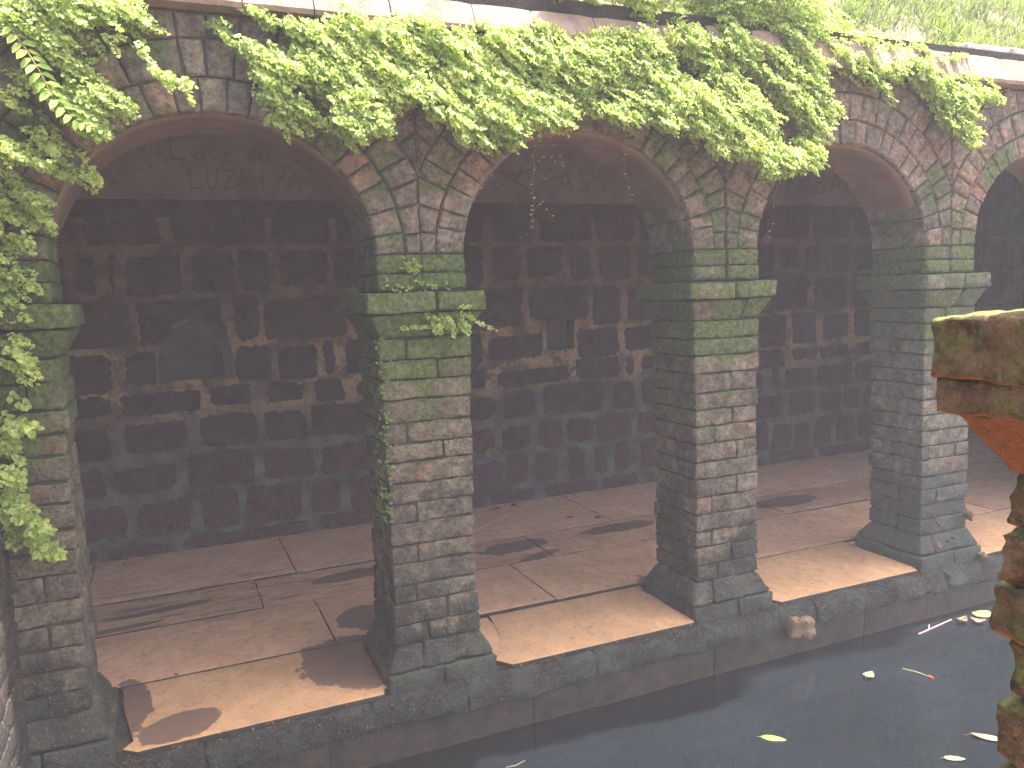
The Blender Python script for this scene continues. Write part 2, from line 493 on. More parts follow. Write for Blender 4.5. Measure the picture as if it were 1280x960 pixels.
def slab(x0, x1, y0, y1, m, seed, zt=0.008, chip=None):
    P = [(x0, y0), (x1, y0), (x1, y1), (x0, y1)]
    if chip: P = chip
    P = resample(P, 0.09)
    P = [(x + 0.006 * nz((x, y, seed), 14), y + 0.006 * nz((x, y, seed + 3), 14)) for x, y in P]
    P = inset(P, 0.0045)
    n = len(P)
    Q = inset(P, 0.003)
    V = [(x, y, zt - 0.026) for x, y in P] + [(x, y, zt - 0.002) for x, y in P] + [(x, y, zt) for x, y in Q]
    F = [(i, (i + 1) % n, n + (i + 1) % n, n + i) for i in range(n)] + [(n + i, n + (i + 1) % n, 2 * n + (i + 1) % n, 2 * n + i) for i in range(n)]
    F.append(tuple(2 * n + i for i in range(n)))
    o = link('paving_slab', V, F, m, base, smooth=False)
    o.data.materials.append(M_JOINT)
    for q, pl in enumerate(o.data.polygons):
        if q < n: pl.material_index = 1
    return o

# front row: one long slab in each bay, its ends shaped round the pier feet
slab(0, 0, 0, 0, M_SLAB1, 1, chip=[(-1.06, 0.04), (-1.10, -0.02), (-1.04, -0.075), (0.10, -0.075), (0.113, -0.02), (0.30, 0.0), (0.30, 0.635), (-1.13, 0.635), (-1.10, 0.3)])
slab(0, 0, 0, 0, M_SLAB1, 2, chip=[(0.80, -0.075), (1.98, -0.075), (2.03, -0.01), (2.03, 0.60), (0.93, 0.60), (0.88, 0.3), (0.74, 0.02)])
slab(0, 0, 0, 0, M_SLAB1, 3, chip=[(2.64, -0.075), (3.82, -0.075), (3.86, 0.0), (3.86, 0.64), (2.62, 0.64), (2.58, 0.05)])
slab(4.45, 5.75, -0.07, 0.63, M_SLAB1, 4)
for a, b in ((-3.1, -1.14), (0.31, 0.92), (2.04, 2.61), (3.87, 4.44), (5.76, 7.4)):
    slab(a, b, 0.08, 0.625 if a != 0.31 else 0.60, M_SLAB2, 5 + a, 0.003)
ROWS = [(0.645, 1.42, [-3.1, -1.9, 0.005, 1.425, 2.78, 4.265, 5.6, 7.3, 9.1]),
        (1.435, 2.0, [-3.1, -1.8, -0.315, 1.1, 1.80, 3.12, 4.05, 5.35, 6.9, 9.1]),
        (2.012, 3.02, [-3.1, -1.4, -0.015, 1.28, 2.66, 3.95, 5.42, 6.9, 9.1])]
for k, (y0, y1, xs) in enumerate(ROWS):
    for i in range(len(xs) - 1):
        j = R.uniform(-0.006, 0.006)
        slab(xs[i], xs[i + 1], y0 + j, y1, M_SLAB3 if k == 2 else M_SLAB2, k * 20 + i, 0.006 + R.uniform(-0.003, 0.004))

# curb along the water
curb = thing('pool_curb', 'dark worn stone kerb with teal lichen along the water under the arcade', 'kerb')
xs = [-1.42, -0.75, 0.02, 0.52, 1.28, 2.02, 2.56, 2.86, 3.5, 4.02, 4.62, 5.4, 6.3, 7.2, 8.2, 9.1]
for i in range(len(xs) - 1):
    wear = R.uniform(-0.008, 0.008)
    def wp(p, w=wear, s=i):
        t = max(0.0, min(1.0, (p.z + 0.14) / 0.12))
        p.y += (0.03 * t * t + 0.022 * nz(p, 5, s)) if p.y < -0.05 else 0.0
        p.z += 0.012 * nz(p, 9, s + 4)
        return p
    stone('curb_stone', (xs[i] + 0.002, xs[i + 1] - 0.002, -0.158 + wear, 0.02, -0.145, -0.014 + R.uniform(-0.004, 0)), M_CURB, curb,
          r=0.012, seg=0.028, amp=0.014, fine=0.012, seed=i * 3.1, warp=wp)
boxes('retaining_wall', [(-1.42, 9.1, -0.098, 0.02, -1.15, -0.146)], plain('wet_wall', (0.022, 0.018, 0.015), (0.06, 0.046, 0.036), 7), curb)
for q, (x0, x1) in enumerate([(-1.42, -0.2), (-0.2, 0.9), (0.9, 2.1), (2.1, 3.3), (3.3, 4.6), (4.6, 6.0)]):
    stone('footing_stone', (x0 + .003, x1 - .003, -0.108, -0.06, -0.45, -0.15), plain('wet_stone', (0.022, 0.017, 0.015), (0.07, 0.052, 0.04), 9, 0.5), curb,
          r=0.01, seg=0.09, amp=0.008, fine=0.003, seed=40 + q)

# ------------------------------------------------------------------ piers
def pier(cx, yf, s, label, seed, mat, zoff=0.0, near=False, group='laterite piers of the arcade', floor=0.0):
    """s=+1: front face looks to -Y; s=-1: front looks to +Y"""
    t = thing('arcade_pier', label, 'pier', group=group)
    rr = random.Random(seed)
    def B(x0, x1, d0, d1, z0, z1):
        ya, yb = yf + s * d0, yf + s * d1
        return (cx + x0, cx + x1, min(ya, yb), max(ya, yb), z0, z1)
    H, DP = 0.228, 0.45
    kw = dict(r=0.008, seg=0.03, amp=0.008, fine=0.004)
    g_ = 0.005
    def course(z0, z1, ov0, ov1, split, dsplit, name, off=0.0, kw=kw, sd=0.0, flip=False, sq=False):
        # ov0 / ov1: overhang at bottom / top; three stones: two in front, one behind
        xm = split
        ym = dsplit
        def wp(p):
            tt = (p.z - z0) / (z1 - z0)
            k = (ov0 + (ov1 - ov0) * tt)
            lx = (p.x - cx) / H
            yc = yf + s * DP / 2
            ly = (p.y - yc) / (DP / 2)
            p.x = cx + lx * (H + k)
            p.y = yc + ly * (DP / 2 + k)
            return p
        w = wp
        off = off
        parts = [B(-H - off, xm - g_, -off, ym, z0 + g_, z1 - g_), B(xm + g_, H + off, -off, ym, z0 + g_, z1 - g_)]
        if name == 'shaft_stone' and rr.random() < 0.35: parts = [B(-H - off, H + off, -off, ym, z0 + g_, z1 - g_)]
        if ym < DP - 0.03: parts.append(B(-H - off, H + off, ym + g_ * 2, DP + off, z0 + g_, z1 - g_))
        for b in parts:
            j = rr.uniform(-0.004, 0.004)
            b = (b[0] + j, b[1] + j, b[2] + j, b[3] + j, b[4], b[5])
            stone(name, b, mat, t, seed=rr.uniform(0, 90), warp=w, tilt=rr.uniform(-0.008, 0.008), **kw)
    zz = zoff
    course(floor - 0.04, 0.085, 0.068, 0.068, rr.uniform(-0.04, 0.05), 0.449, 'plinth_stone')
    kws = dict(r=0.012, seg=0.028, amp=0.012, fine=0.009)
    course(0.085, 0.21, 0.062, 0.0, rr.uniform(-0.12, -0.08), 0.449, 'base_stone', kw=kws)
    top = 1.787 + zoff
    zs = [0.21 + (top - 0.21) * i / 15 for i in range(16)]
    zs = [zs[0]] + [q + rr.uniform(-0.008, 0.008) for q in zs[1:-1]] + [zs[-1]]
    for i in range(15):
        sp = rr.uniform(0.02, 0.1) if i % 2 else rr.uniform(-0.12, -0.05)
        o = rr.uniform(-0.006, 0.004) + (0.010 if i >= 12 else 0.0)
        course(zs[i], zs[i + 1], 0, 0, sp, rr.uniform(0.18, 0.28), 'shaft_stone', off=o)
    course(top, top + 0.123, 0.0, 0.062, rr.uniform(-0.06, 0.12), 0.449, 'corbel_stone')
    course(top + 0.123, top + 0.228, 0.079, 0.079, rr.uniform(-0.02, 0.06), 0.24, 'abacus_stone')
    core = boxes('core', [(cx - H + 0.014, cx + H - 0.014, min(yf + s * 0.014, yf + s * (DP - 0.014)), max(yf + s * 0.014, yf + s * (DP - 0.014)), floor - 0.03, top + 0.226)], M_JOINT, t)
    return t

LAB = ['leftmost pier, dark grey green and draped with creeper at the corner of the pool',
       'mossy pier left of centre with a fern sprig growing under its abacus',
       'pier right of centre with sunlit pale green front above the middle of the kerb',
       'pier on the right with dead leaves on its pale foot, partly hidden by near pier']
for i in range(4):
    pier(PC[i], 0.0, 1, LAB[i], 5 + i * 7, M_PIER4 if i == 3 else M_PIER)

# ------------------------------------------------------------------ arch wall
wall = thing('arcade_wall', 'laterite wall with four round arches of radiating stones above the piers', 'wall')
def ell(cx, t, th):
    return (cx + (A_ + t) * math.cos(th), ZC + (B_ + t) * math.sin(th))
def arch_core(name, centers, x0, x1, ztop, ya, yb, m, parent, g=0.012, zc=ZC, zbot=2.015, a=A_, b=B_):
    """solid wall sheet with arched openings, made of quads strips"""
    V, F = [], []
    def quad(p0, p1, p2, p3):
        n = len(V)
        for p in (p0, p1, p2, p3): V.append((p[0], ya, p[1]))
        for p in (p0, p1, p2, p3): V.append((p[0], yb, p[1]))
        F.append((n, n + 1, n + 2, n + 3)); F.append((n + 7, n + 6, n + 5, n + 4))
    def soff(p0, p1):
        n = len(V)
        V.extend([(p0[0], ya, p0[1]), (p1[0], ya, p1[1]), (p1[0], yb, p1[1]), (p0[0], yb, p0[1])])
        F.append((n, n + 1, n + 2, n + 3))
    edges = [x0]
    for c in centers: edges += [c - a - g, c + a + g]
    edges.append(x1)
    for i in range(0, len(edges), 2):
        if edges[i + 1] > edges[i] + 1e-4:
            quad((edges[i], zbot), (edges[i + 1], zbot), (edges[i + 1], ztop), (edges[i], ztop))
    for c in centers:
        N = 24
        pts = [(c - (a + g), zbot)] + [(c - (a + g) * math.cos(math.pi * k / N), zc + (b + g) * math.sin(math.pi * k / N)) for k in range(N + 1)] + [(c + (a + g), zbot)]
        for k in range(1, len(pts) - 2):
            quad(pts[k], pts[k + 1], (pts[k + 1][0], ztop), (pts[k][0], ztop))
        for k in range(len(pts) - 1): soff(pts[k], pts[k + 1])
    return link(name, V, F, m, parent, smooth=False)
arch_core('core', AC, -3.2, 9.1, 3.5, 0.014, 0.436, M_JOINT, wall)
boxes('core', [(6.25, 9.1, 0.014, 0.436, -0.1, 2.015)], M_JOINT, wall)
sd = 0
for ai, c in enumerate(AC):
    lo, hi = (c - 0.93, c + 0.93)
    # level stones between abacus and springing
    for side in (-1, 1):
        z = 2.018
        for zt in (2.108, 2.2):
            sd += 1
            x0, x1 = (lo + 0.003, c - A_) if side < 0 else (c + A_, hi - 0.003)
            stone('springer', (min(x0, x1), max(x0, x1), -0.004 + R.uniform(-.004, .004), 0.452, z + 0.003, zt - 0.003), M_PIER, wall,
                  r=0.012, seg=0.05, amp=0.006, fine=0.003, seed=sd * 1.7)
            z = zt
    rings = [(0.0, 0.15, 21), (0.15, 0.315, 24), (0.315, 0.48, 22), (0.48, 0.66, 20), (0.66, 0.86, 18)]
    for ri, (t0, t1, n) in enumerate(rings):
        th = [math.pi * k / n for k in range(n + 1)]
        th = [th[0]] + [q + R.uniform(-0.16, 0.16) * math.pi / n for q in th[1:-1]] + [th[-1]]
        for k in range(n):
            ja, jb = R.uniform(-0.012, 0.012), R.uniform(-0.012, 0.012)
            ta = t0 if ri == 0 else t0 + 0.0
            P = [ell(c, ta, th[k]), ell(c, t1, th[k]), ell(c, t1, (th[k] + th[k + 1]) / 2), ell(c, t1, th[k + 1]), ell(c, ta, th[k + 1]), ell(c, ta, (th[k] + th[k + 1]) / 2)]
            if ri == 0: P[0] = (P[0][0] + R.uniform(-.004, .004), P[0][1]); P[4] = (P[4][0], P[4][1] + R.uniform(-.004, .004))
            for (ax, lim, less) in ((0, lo, False), (0, hi, True), (1, ZC, False), (1, CZ - 0.004, True)):
                P = clip(P, ax, lim, less)
                if len(P) < 3: break
            if len(P) < 3 or abs(area2(P)) < 0.0022: continue
            sd += 1
            prism('voussoir' if ri < 2 else 'spandrel_stone', P, R.uniform(-0.008, 0.006) , 0.452 if ri == 0 else 0.1, M_ARCH, wall,
                  seed=sd * 2.3, gap=0.0045 if ri else 0.0035, amp=0.013, step=0.03, rough=0.004, rounds=0)
# smooth old plaster lining the upper part of each soffit
for c in AC:
    V, F = [], []
    N = 26
    a0, a1 = math.radians(24), math.radians(165)
    ny = 6
    for k in range(N + 1):
        th = a0 + (a1 - a0) * k / N
        for j in range(ny + 1):
            y = 0.045 + 0.415 * j / ny + (0.02 * nz((th * 3, c, 0), 1.7) if j == 0 else 0)
            w = 0.009 + 0.006 * nz((th * 2, c, y * 4), 1.5)
            if k in (0, N): w = 0.001
            x, z = ell(c, -w, th)
            V.append((x, y, z))
    for k in range(N):
        for j in range(ny):
            a = k * (ny + 1) + j
            F.append((a, a + 1, a + ny + 2, a + ny + 1))
    n = len(V)
    for k in range(N + 1):
        V.append((ell(c, 0.004, a0 + (a1 - a0) * k / N)[0], 0.04, ell(c, 0.004, a0 + (a1 - a0) * k / N)[1]))
    for k in range(N):
        F.append((k * (ny + 1), (k + 1) * (ny + 1), n + k + 1, n + k))
    link('soffit_plaster', V, F, M_SOFF, wall)
# plain wall right of the last arch
for zi in range(10):
    for xi in range(4):
        stone('wall_stone', (6.25 + xi * 0.7 + .004, 6.95 + xi * 0.7 - .004, 0.0, 0.1, zi * 0.32 + .004, zi * 0.32 + .316), M_ARCH, wall, seg=0.2)

# ------------------------------------------------------------------ cornice
corn = thing('cornice', 'stained beige cornice of sloping stones running above the arches', 'cornice')
x = -1.42
i = 0
while x < 8.9:
    L = R.uniform(0.24, 0.42)
    h = 0.095 if x < 2 else 0.125
    yj = R.uniform(-0.004, 0.004)
    z0 = CZ + 0.004
    V0 = [(-0.085, z0), (-0.088, z0 + 0.022), (-0.028, z0 + h + 0.05), (0.06, z0 + h + 0.055), (0.44, z0 + h + 0.06), (0.44, z0)]
    n = max(3, int(L / 0.06))
    V, F = [], []
    for a in range(n + 1):
        xx = x + 0.003 + (L - 0.006) * a / n
        for (yy, zz) in V0:
            q = Vector((xx, yy, zz))
            w = 0.008 * nz(q, 12, 3)
            e = 0.004 if a in (0, n) else 0
            V.append((xx, yy + yj + w + e, zz + w * 0.6 - (e if zz > z0 + 0.03 else 0)))
    for a in range(n):
        for b in range(6):
            F.append((a * 6 + b, a * 6 + (b + 1) % 6, (a + 1) * 6 + (b + 1) % 6, (a + 1) * 6 + b)[::-1])
    F.append(tuple(range(6)))
    F.append(tuple(n * 6 + b for b in range(6))[::-1])
    link('cornice_stone', V, F, M_CORN, corn, smooth=False)
    x += L
    i += 1
cop = thing('coping', 'white coping blocks on the ledge at the far right above the cornice', 'coping')
for (a, b, y0) in ((4.36, 4.80, 0.08), (4.82, 5.3, 0.09), (5.32, 5.9, 0.085), (5.92, 6.6, 0.08)):
    stone('coping_block', (a, b, y0, y0 + 0.28, 3.44, 3.565 + R.uniform(-.006, .006)), M_WHITE, cop, r=0.012, seg=0.08, amp=0.008, fine=0.004, seed=a)

# ------------------------------------------------------------------ back wall
bw = thing('back_wall', 'dark laterite block wall with smeared mortar at the rear of the corridor', 'wall')
nx0, nx1, nz0, nz1 = -0.79, -0.30, 1.385, 1.80
qx0, qx1, qz0, qz1 = 2.56, 2.86, 1.42, 1.92
bxs = [(-3.2, nx0, D, D + 0.3, -0.1, 3.5), (nx0, nx1, D, D + 0.3, -0.1, nz0), (nx0, nx1, D, D + 0.3, nz1, 3.5), (nx1, qx0, D, D + 0.3, -0.1, 3.5),
       (qx0, qx1, D, D + 0.3, -0.1, qz0), (qx0, qx1, D, D + 0.3, qz1, 3.5), (qx1, 9.1, D, D + 0.3, -0.1, 3.5)]
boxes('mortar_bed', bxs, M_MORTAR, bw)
boxes('niche_back', [(nx0, nx1, D + 0.12, D + 0.29, nz0, nz1), (qx0, qx1, D + 0.16, D + 0.29, qz0, qz1)], M_NICHE, bw)
# pointed plaster surround that closes the niche corners
cxn = (nx0 + nx1) / 2
arc = [(nx1 - 0.05, 1.58), (nx1 - 0.10, 1.68), (cxn + 0.04, 1.765), (cxn, 1.785), (cxn - 0.05, 1.75), (nx0 + 0.10, 1.68), (nx0 + 0.05, 1.56)]
outp = [(nx1 + 0.03, 1.58), (nx1 + 0.0, 1.74), (cxn + 0.08, 1.84), (cxn, 1.87), (cxn - 0.09, 1.83), (nx0 - 0.0, 1.72), (nx0 - 0.035, 1.56)]
V, F = [], []
full_in = [(nx1 - 0.05, 1.385)] + arc + [(nx0 + 0.05, 1.385)]
full_out = [(nx1 + 0.035, 1.37)] + outp + [(nx0 - 0.035, 1.37)]
for (px, pz) in full_in: V.append((px, D - 0.03, pz))
for (px, pz) in full_out: V.append((px, D - 0.022, pz))
n = len(full_in)
for (px, pz) in full_in: V.append((px, D + 0.12, pz))
for i in range(n - 1):
    F.append((i, i + 1, n + i + 1, n + i))
    F.append((i, 2 * n + i, 2 * n + i + 1, i + 1))
for (px, pz) in full_out: V.append((px, D + 0.001, pz))
for i in range(n - 1): F.append((n + i, n + i + 1, 3 * n + i + 1, 3 * n + i))
link('niche_surround', V, F, M_NICHE, bw, smooth=False)

ZR = [0.0, 0.125, 0.47, 0.785, 1.105, 1.31, 1.645, 2.06, 2.42, 2.76]
RX = [[-1.35, -0.8, 0.3, 1.1, 1.9, 2.45, 3.1, 3.6, 4.4, 5.2, 5.9],
      [-1.13, -0.65, -0.26, 0.25, 0.58, 1.2, 1.65, 2.07, 2.38, 2.70, 2.98, 3.24, 3.53, 4.0, 4.45, 4.9, 5.24, 5.55, 5.83, 6.15, 6.51],
      [-1.24, -0.71, -0.13, 0.36, 0.95, 1.5, 2.02, 2.41, 2.73, 3.06, 3.51, 4.0, 4.5, 5.0, 5.45, 5.90, 6.27, 6.56],
      [-1.16, -0.58, -0.08, 0.32, 0.9, 1.5, 2.05, 2.46, 3.24, 3.57, 4.1, 4.7, 5.2, 5.40, 5.89, 6.44],
      [-1.13, -0.51, -0.09, 0.33, 0.70, 1.3, 1.99, 2.86, 3.38, 3.57, 4.3, 5.0, 5.5, 5.93, 6.4],
      [-1.11, -0.80, -0.295, 0.06, 0.44, 0.61, 1.2, 1.92, 2.555, 2.865, 3.38, 4.0, 4.7, 5.5, 5.93, 6.4],
      [-0.99, -0.29, -0.02, 0.70, 1.4, 2.36, 3.07, 3.42, 4.1, 5.0, 5.79, 6.37],
      [-1.39, -1.17, -1.05, -0.57, -0.21, 0.14, 0.57, 1.1, 1.6, 2.01, 2.34, 2.78, 3.10, 3.55, 4.2, 4.8, 5.32, 5.68, 6.0, 6.39],
      [-1.3, -0.7, 0.1, 0.6, 1.3, 2.0, 2.5, 3.1, 3.6, 4.4, 5.2, 5.8, 6.4]]
sd = 500
for k in range(9):
    z0, z1 = ZR[k], ZR[k + 1]
    xs = [-2.9, -2.3, -1.75] + RX[k] + [7.1, 7.8, 8.5, 9.0]
    for i in range(len(xs) - 1):
        a, b = xs[i], xs[i + 1]
        if b - a < 0.09: continue
        if k == 5 and a < nx1 - 0.02 and b > nx0 + 0.02: continue
        if k == 5 and a < qx1 - 0.01 and b > qx0 + 0.01: continue
        sd += 1
        mg = R.uniform(0.026, 0.055)
        z0 = ZR[k] + (R.uniform(-0.03, 0.03) if 0 < k < 8 else 0)
        z1 = ZR[k + 1] + (R.uniform(-0.03, 0.03) if k < 8 else 0)
        a += R.uniform(-0.02, 0.02); b += R.uniform(-0.02, 0.02)
        mz = 0.03 if k not in (0, 4) else 0.022
        if k == 0: mz = 0.012
        if k == 8: mz = 0.03
        P = [(a + mg, z0 + mz + R.uniform(-.008, .012)), (b - mg, z0 + mz + R.uniform(-.008, .012)), (b - mg * R.uniform(.6, 1.3), z1 - mz), (a + mg * R.uniform(.6, 1.3), z1 - mz)]
        C4 = []
        for q in range(4):
            p0, p1, p2 = P[q - 1], P[q], P[(q + 1) % 4]
            for pp in (p0, p2):
                L_ = math.hypot(pp[0] - p1[0], pp[1] - p1[1])
                f_ = min(0.3, R.uniform(0.012, 0.06) / L_)
                C4.append((p1[0] + (pp[0] - p1[0]) * f_, p1[1] + (pp[1] - p1[1]) * f_))
        P = C4
        if k == 6 and a < nx1 and b > nx0:      # stones above the niche are cut by its surround
            P = [(a + mg, z0 + 0.24 if a > -0.9 else z0 + mz), (-0.80, z0 + 0.06), (-0.74, z0 + 0.20), (-0.6, z0 + 0.25), (-0.42, z0 + 0.2), (b - mg, z0 + 0.12), (b - mg, z1 - mz), (a + mg, z1 - mz)]
        P = [(px + 0.018 * nz((px, 0, pz), 2.7, 7), pz + 0.034 * nz((px, 0, pz), 1.3, 3) * min(1, pz / 0.3) * (0 if k in (8,) else 1)) for px, pz in resample(P, 0.06)]
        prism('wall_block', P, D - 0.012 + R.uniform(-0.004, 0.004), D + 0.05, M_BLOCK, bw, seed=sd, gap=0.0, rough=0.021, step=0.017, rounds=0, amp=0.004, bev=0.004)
# plaster band above, standing a little proud with its lower lip
for (a, b) in ((-3.1, -1.2), (-1.2, 1.7), (1.7, 4.2), (4.2, 9.0)):
    stone('plaster_band', (a, b, D - 0.045, D + 0.02, 2.80, 3.5), M_PLASTER, bw, r=0.012, seg=0.16, amp=0.014, seed=a)
boxes('upper_course', [(-3.1, 9.0, D - 0.012, D + 0.02, 2.66, 2.80)], M_BLOCK, bw)

# scratched and charcoaled writing on the plaster band
def scrawl(name, strokes, m, label, y=D - 0.058, w=0.008):
    t = None
    V, F = [], []
    for st in strokes:
        for i in range(len(st) - 1):
            a, b = Vector(st[i]), Vector(st[i + 1])
            d = (b - a)
            if d.length < 1e-6: continue
            d.normalize()
            p = Vector((-d.y, d.x)) * w * R.uniform(0.35, 0.6)
            a2, b2 = a - d * w * .3, b + d * w * .3
            n = len(V)
            for q in (a2 - p, b2 - p, b2 + p, a2 + p): V.append((q.x, y + 0.002 * (len(V) // 4 % 3), q.y))
            F.append((n, n + 1, n + 2, n + 3))
    o = link(name, V, F, m, bw, smooth=False)
    o['label'] = label
    return o
FONT = {'I': [[(.5, 0), (.5, 1)]], 'L': [[(0.05, 1), (0.1, 0), (.9, .08)]], 'o': [[(.5, .6), (.15, .45), (.1, .2), (.45, 0), (.85, .2), (.8, .5), (.5, .6)]],
        'v': [[(.1, .65), (.4, .05), (.85, .65)]], 'E': [[(.9, .95), (.15, .9), (.15, 0), (.9, .05)], [(.15, .48), (.75, .52)]],
        'd': [[(.8, 1), (.8, 0)], [(.8, .5), (.3, .55), (.1, .25), (.3, 0), (.8, .1)]], 'e': [[(.1, .3), (.8, .35), (.6, .62), (.2, .55), (.1, .2), (.4, 0), (.85, .1)]],
        'J': [[(.7, 1), (.7, .1), (.35, 0), (.1, .25)]], 'i': [[(.5, .6), (.5, 0)], [(.5, .8), (.52, .86)]], 'm': [[(.05, 0), (.08, .6)], [(.08, .5), (.3, .6), (.45, .5), (.45, 0)], [(.45, .5), (.7, .6), (.85, .5), (.88, 0)]],
        'a': [[(.8, .6), (.3, .58), (.1, .25), (.35, 0), (.75, .15)], [(.8, .6), (.82, 0)]], 'n': [[(.15, 0), (.15, .6)], [(.15, .45), (.5, .6), (.8, .45), (.8, 0)]],
        'U': [[(.1, 1), (.15, .2), (.45, 0), (.8, .2), (.85, 1)]], 'Z': [[(.1, 1), (.9, 1), (.1, 0), (.9, .05)]], 'R': [[(.15, 0), (.15, 1), (.75, .9), (.75, .6), (.15, .5), (.85, 0)]],
        'Y': [[(.1, 1), (.5, .5)], [(.95, 1), (.3, 0)]], 'A': [[(0, 0), (.5, 1), (.95, 0)], [(.2, .4), (.8, .4)]], 'T': [[(.5, 0), (.5, 1)], [(.1, 1), (.9, .95)]],
        'S': [[(.85, .9), (.3, 1), (.15, .7), (.8, .4), (.7, .05), (.1, .08)]], 'B': [[(.15, 0), (.15, 1), (.7, .9), (.65, .55), (.15, .5), (.8, .4), (.75, .08), (.15, 0)]]}
def text(s, x, z, h, adv, slope=0.0, wob=0.006):
    out = []
    for ch in s:
        if ch != ' ':
            for st in FONT[ch]:
                out.append([(x + px * adv * 0.8 + R.uniform(-wob, wob), z + pz * h + R.uniform(-wob, wob)) for px, pz in st])
        x += adv
        z += adv * slope
    return out
scrawl('graffiti', text('I', -0.74, 3.11, 0.15, 0.1) + text('L', -0.62, 3.09, 0.17, 0.15) + text('ovE', -0.45, 3.09, 0.12, 0.11) + text('doI', -0.06, 3.10, 0.14, 0.10) +
       text('LUZRIYA', -0.5, 2.875, 0.15, 0.125), M_GRAF, 'dark handwriting across the plaster seen through the first arch')
scrawl('graffiti', text('mananda', 0.30, 3.09, 0.10, 0.065), M_GRAFB, 'blue handwriting at the right of the first plaster panel')
scrawl('graffiti', text('X'.replace('X', 'Y'), 2.2, 2.92, 0.2, 0.2) + text('AS', 2.7, 2.9, 0.2, 0.2) + [[(2.0, 3.15), (2.5, 2.85)], [(2.05, 2.9), (2.6, 3.2)], [(3.1, 2.9), (3.16, 3.15), (3.2, 2.88)]], M_GRAF, 'faint crossed strokes seen through the second arch', w=0.012)
scrawl('graffiti', text('YRBAO'.replace('O', 'U'), 5.35, 2.93, 0.22, 0.22), M_GRAF, 'faint dark lettering seen through the third arch', w=0.014)

# ceiling, side walls and earth of the hill above
tag(boxes('ceiling', [(-3.2, 9.1, 0.44, 3.33, 3.5, 3.56)], M_CEIL), kind='structure')
endw = boxes('end_wall', [(-3.3, -3.2, 0.0, 3.3, -0.1, 3.5)], M_CORE)
tag(endw, 'dark plain wall closing the left end of the corridor', 'wall')
endw = boxes('end_wall', [(9.1, 9.2, 0.0, 3.3, -0.1, 3.5)], M_CORE)
tag(endw, 'dark plain wall closing the right end of the corridor', 'wall')

# hill: sloping sheet behind the coping
nxh, nyh = 60, 26
V, F = [], []
def hill_z(x, y):
    t = max(0.0, y - 0.42)
    return 3.47 + 0.95 * t - 0.02 * t * t + 0.09 * nz((x, y, 0), 1.3) * min(1, t * 2) + 0.03 * nz((x, y, 4), 5) * min(1, t * 3)
for i in range(nxh + 1):
    for j in range(nyh + 1):
        x = -6 + 22 * i / nxh
        y = 0.16 + 5.0 * (j / nyh) ** 1.2
        V.append((x, y, hill_z(x, y)))
for i in range(nxh):
    for j in range(nyh):
        a = i * (nyh + 1) + j
        F.append((a, a + nyh + 1, a + nyh + 2, a + 1))
tag(link('hill', V, F, M_SOIL), kind='structure')

# ------------------------------------------------------------------ left wing (corner of the pool)
wing = thing('wing_wall', 'rough dark corner wall at the far left edge with rubble and moss', 'wall')
rr = random.Random(77)
z = -0.15
row = 0
while z < 3.26:
    h = rr.uniform(0.095, 0.115)
    ys = [-1.25, -0.95, -0.66, -0.33 + rr.uniform(-.08, .08), -0.012]
    for j in range(4):
        o = rr.uniform(-0.004, 0.003)
        if 2.02 < z and j < 2: pass
        stone('wall_stone', (-1.75, -1.452 + o, ys[j] + .004, ys[j + 1] - .004, z + .004, min(z + h, 3.26) - .004), M_WING, wing, r=0.008, seg=0.05, amp=0.004, fine=0.003, seed=rr.uniform(0, 99))
    z += h
    row += 1
boxes('core', [(-2.2, -1.474, -6.5, -0.02, -1.1, 3.25)], M_JOINT, wing)
for zi in range(11):
    for yi in range(8):
        stone('wall_stone', (-1.75, -1.452, -6.4 + yi * .64 + .004 + (zi % 2) * .02, -5.76 + yi * .64 - .004 + (zi % 2) * .02, -0.15 + zi * .31 + .004, .16 + zi * .31 - .004), M_WING, wing, seg=0.2, seed=zi * 9 + yi)

# ------------------------------------------------------------------ near arcade (the photographer stands in it)
YN = -3.133
npier = thing('near_pier', 'orange brown eroded pier close by at the right edge, sun on its mossy top', 'pier')
def near(name, b, seed, r=0.016, seg=0.016, amp=0.010, fine=0.006, warp=None):
    stone(name, b, M_NEAR, npier, r=r, seg=seg, amp=amp, fine=fine, seed=seed, warp=warp)
NX0, NX1, NY0 = 0.33, 0.786, YN - 0.45
near('abacus_stone', (0.25, 0.52, NY0 - 0.07, YN + 0.072, 1.851, 1.944), 3.3, seg=0.010, fine=0.0035, r=0.006, amp=0.006)
near('abacus_stone', (0.523, 0.866, NY0 - 0.07, YN + 0.072, 1.851, 1.944), 4.3, seg=0.04)
near('corbel_stone', (0.254, 0.860, NY0 - 0.066, YN + 0.067, 1.800, 1.8525), 7.1, seg=0.010, r=0.005, fine=0.004, amp=0.004)
def corb(p):
    t = max(0, min(1, (p.z - 1.71) / 0.095))
    k = 0.052 * t
    cx, cy = (NX0 + NX1) / 2, YN - 0.225
    p.x = cx + (p.x - cx) * (0.228 + k) / 0.228
    p.y = cy + (p.y - cy) * (0.225 + k) / 0.225
    return p
near('corbel_stone', (NX0, NX1, NY0, YN, 1.712, 1.802), 9.7, warp=corb, seg=0.012, r=0.004, fine=0.004, amp=0.005)
offs = [(1.632, 1.714, -0.004), (1.548, 1.624, 0.006), (1.462, 1.542, 0.012), (1.37, 1.456, -0.006), (1.27, 1.36, 0.004), (1.17, 1.26, 0.0), (1.07, 1.16, 0.004)]
for i, (a, b, o) in enumerate(offs):
    near('shaft_stone', (NX0 - o, NX1 + o, NY0 - o, YN + o, a, b), 20 + i * 3.7, r=0.008, amp=0.007, fine=0.008, seg=0.011 if i < 5 else 0.04)
z = 1.06
while z > -0.35:
    near('shaft_stone', (NX0, NX1, NY0, YN, z - 0.1, z - 0.005), z * 9, seg=0.08)
    z -= 0.105
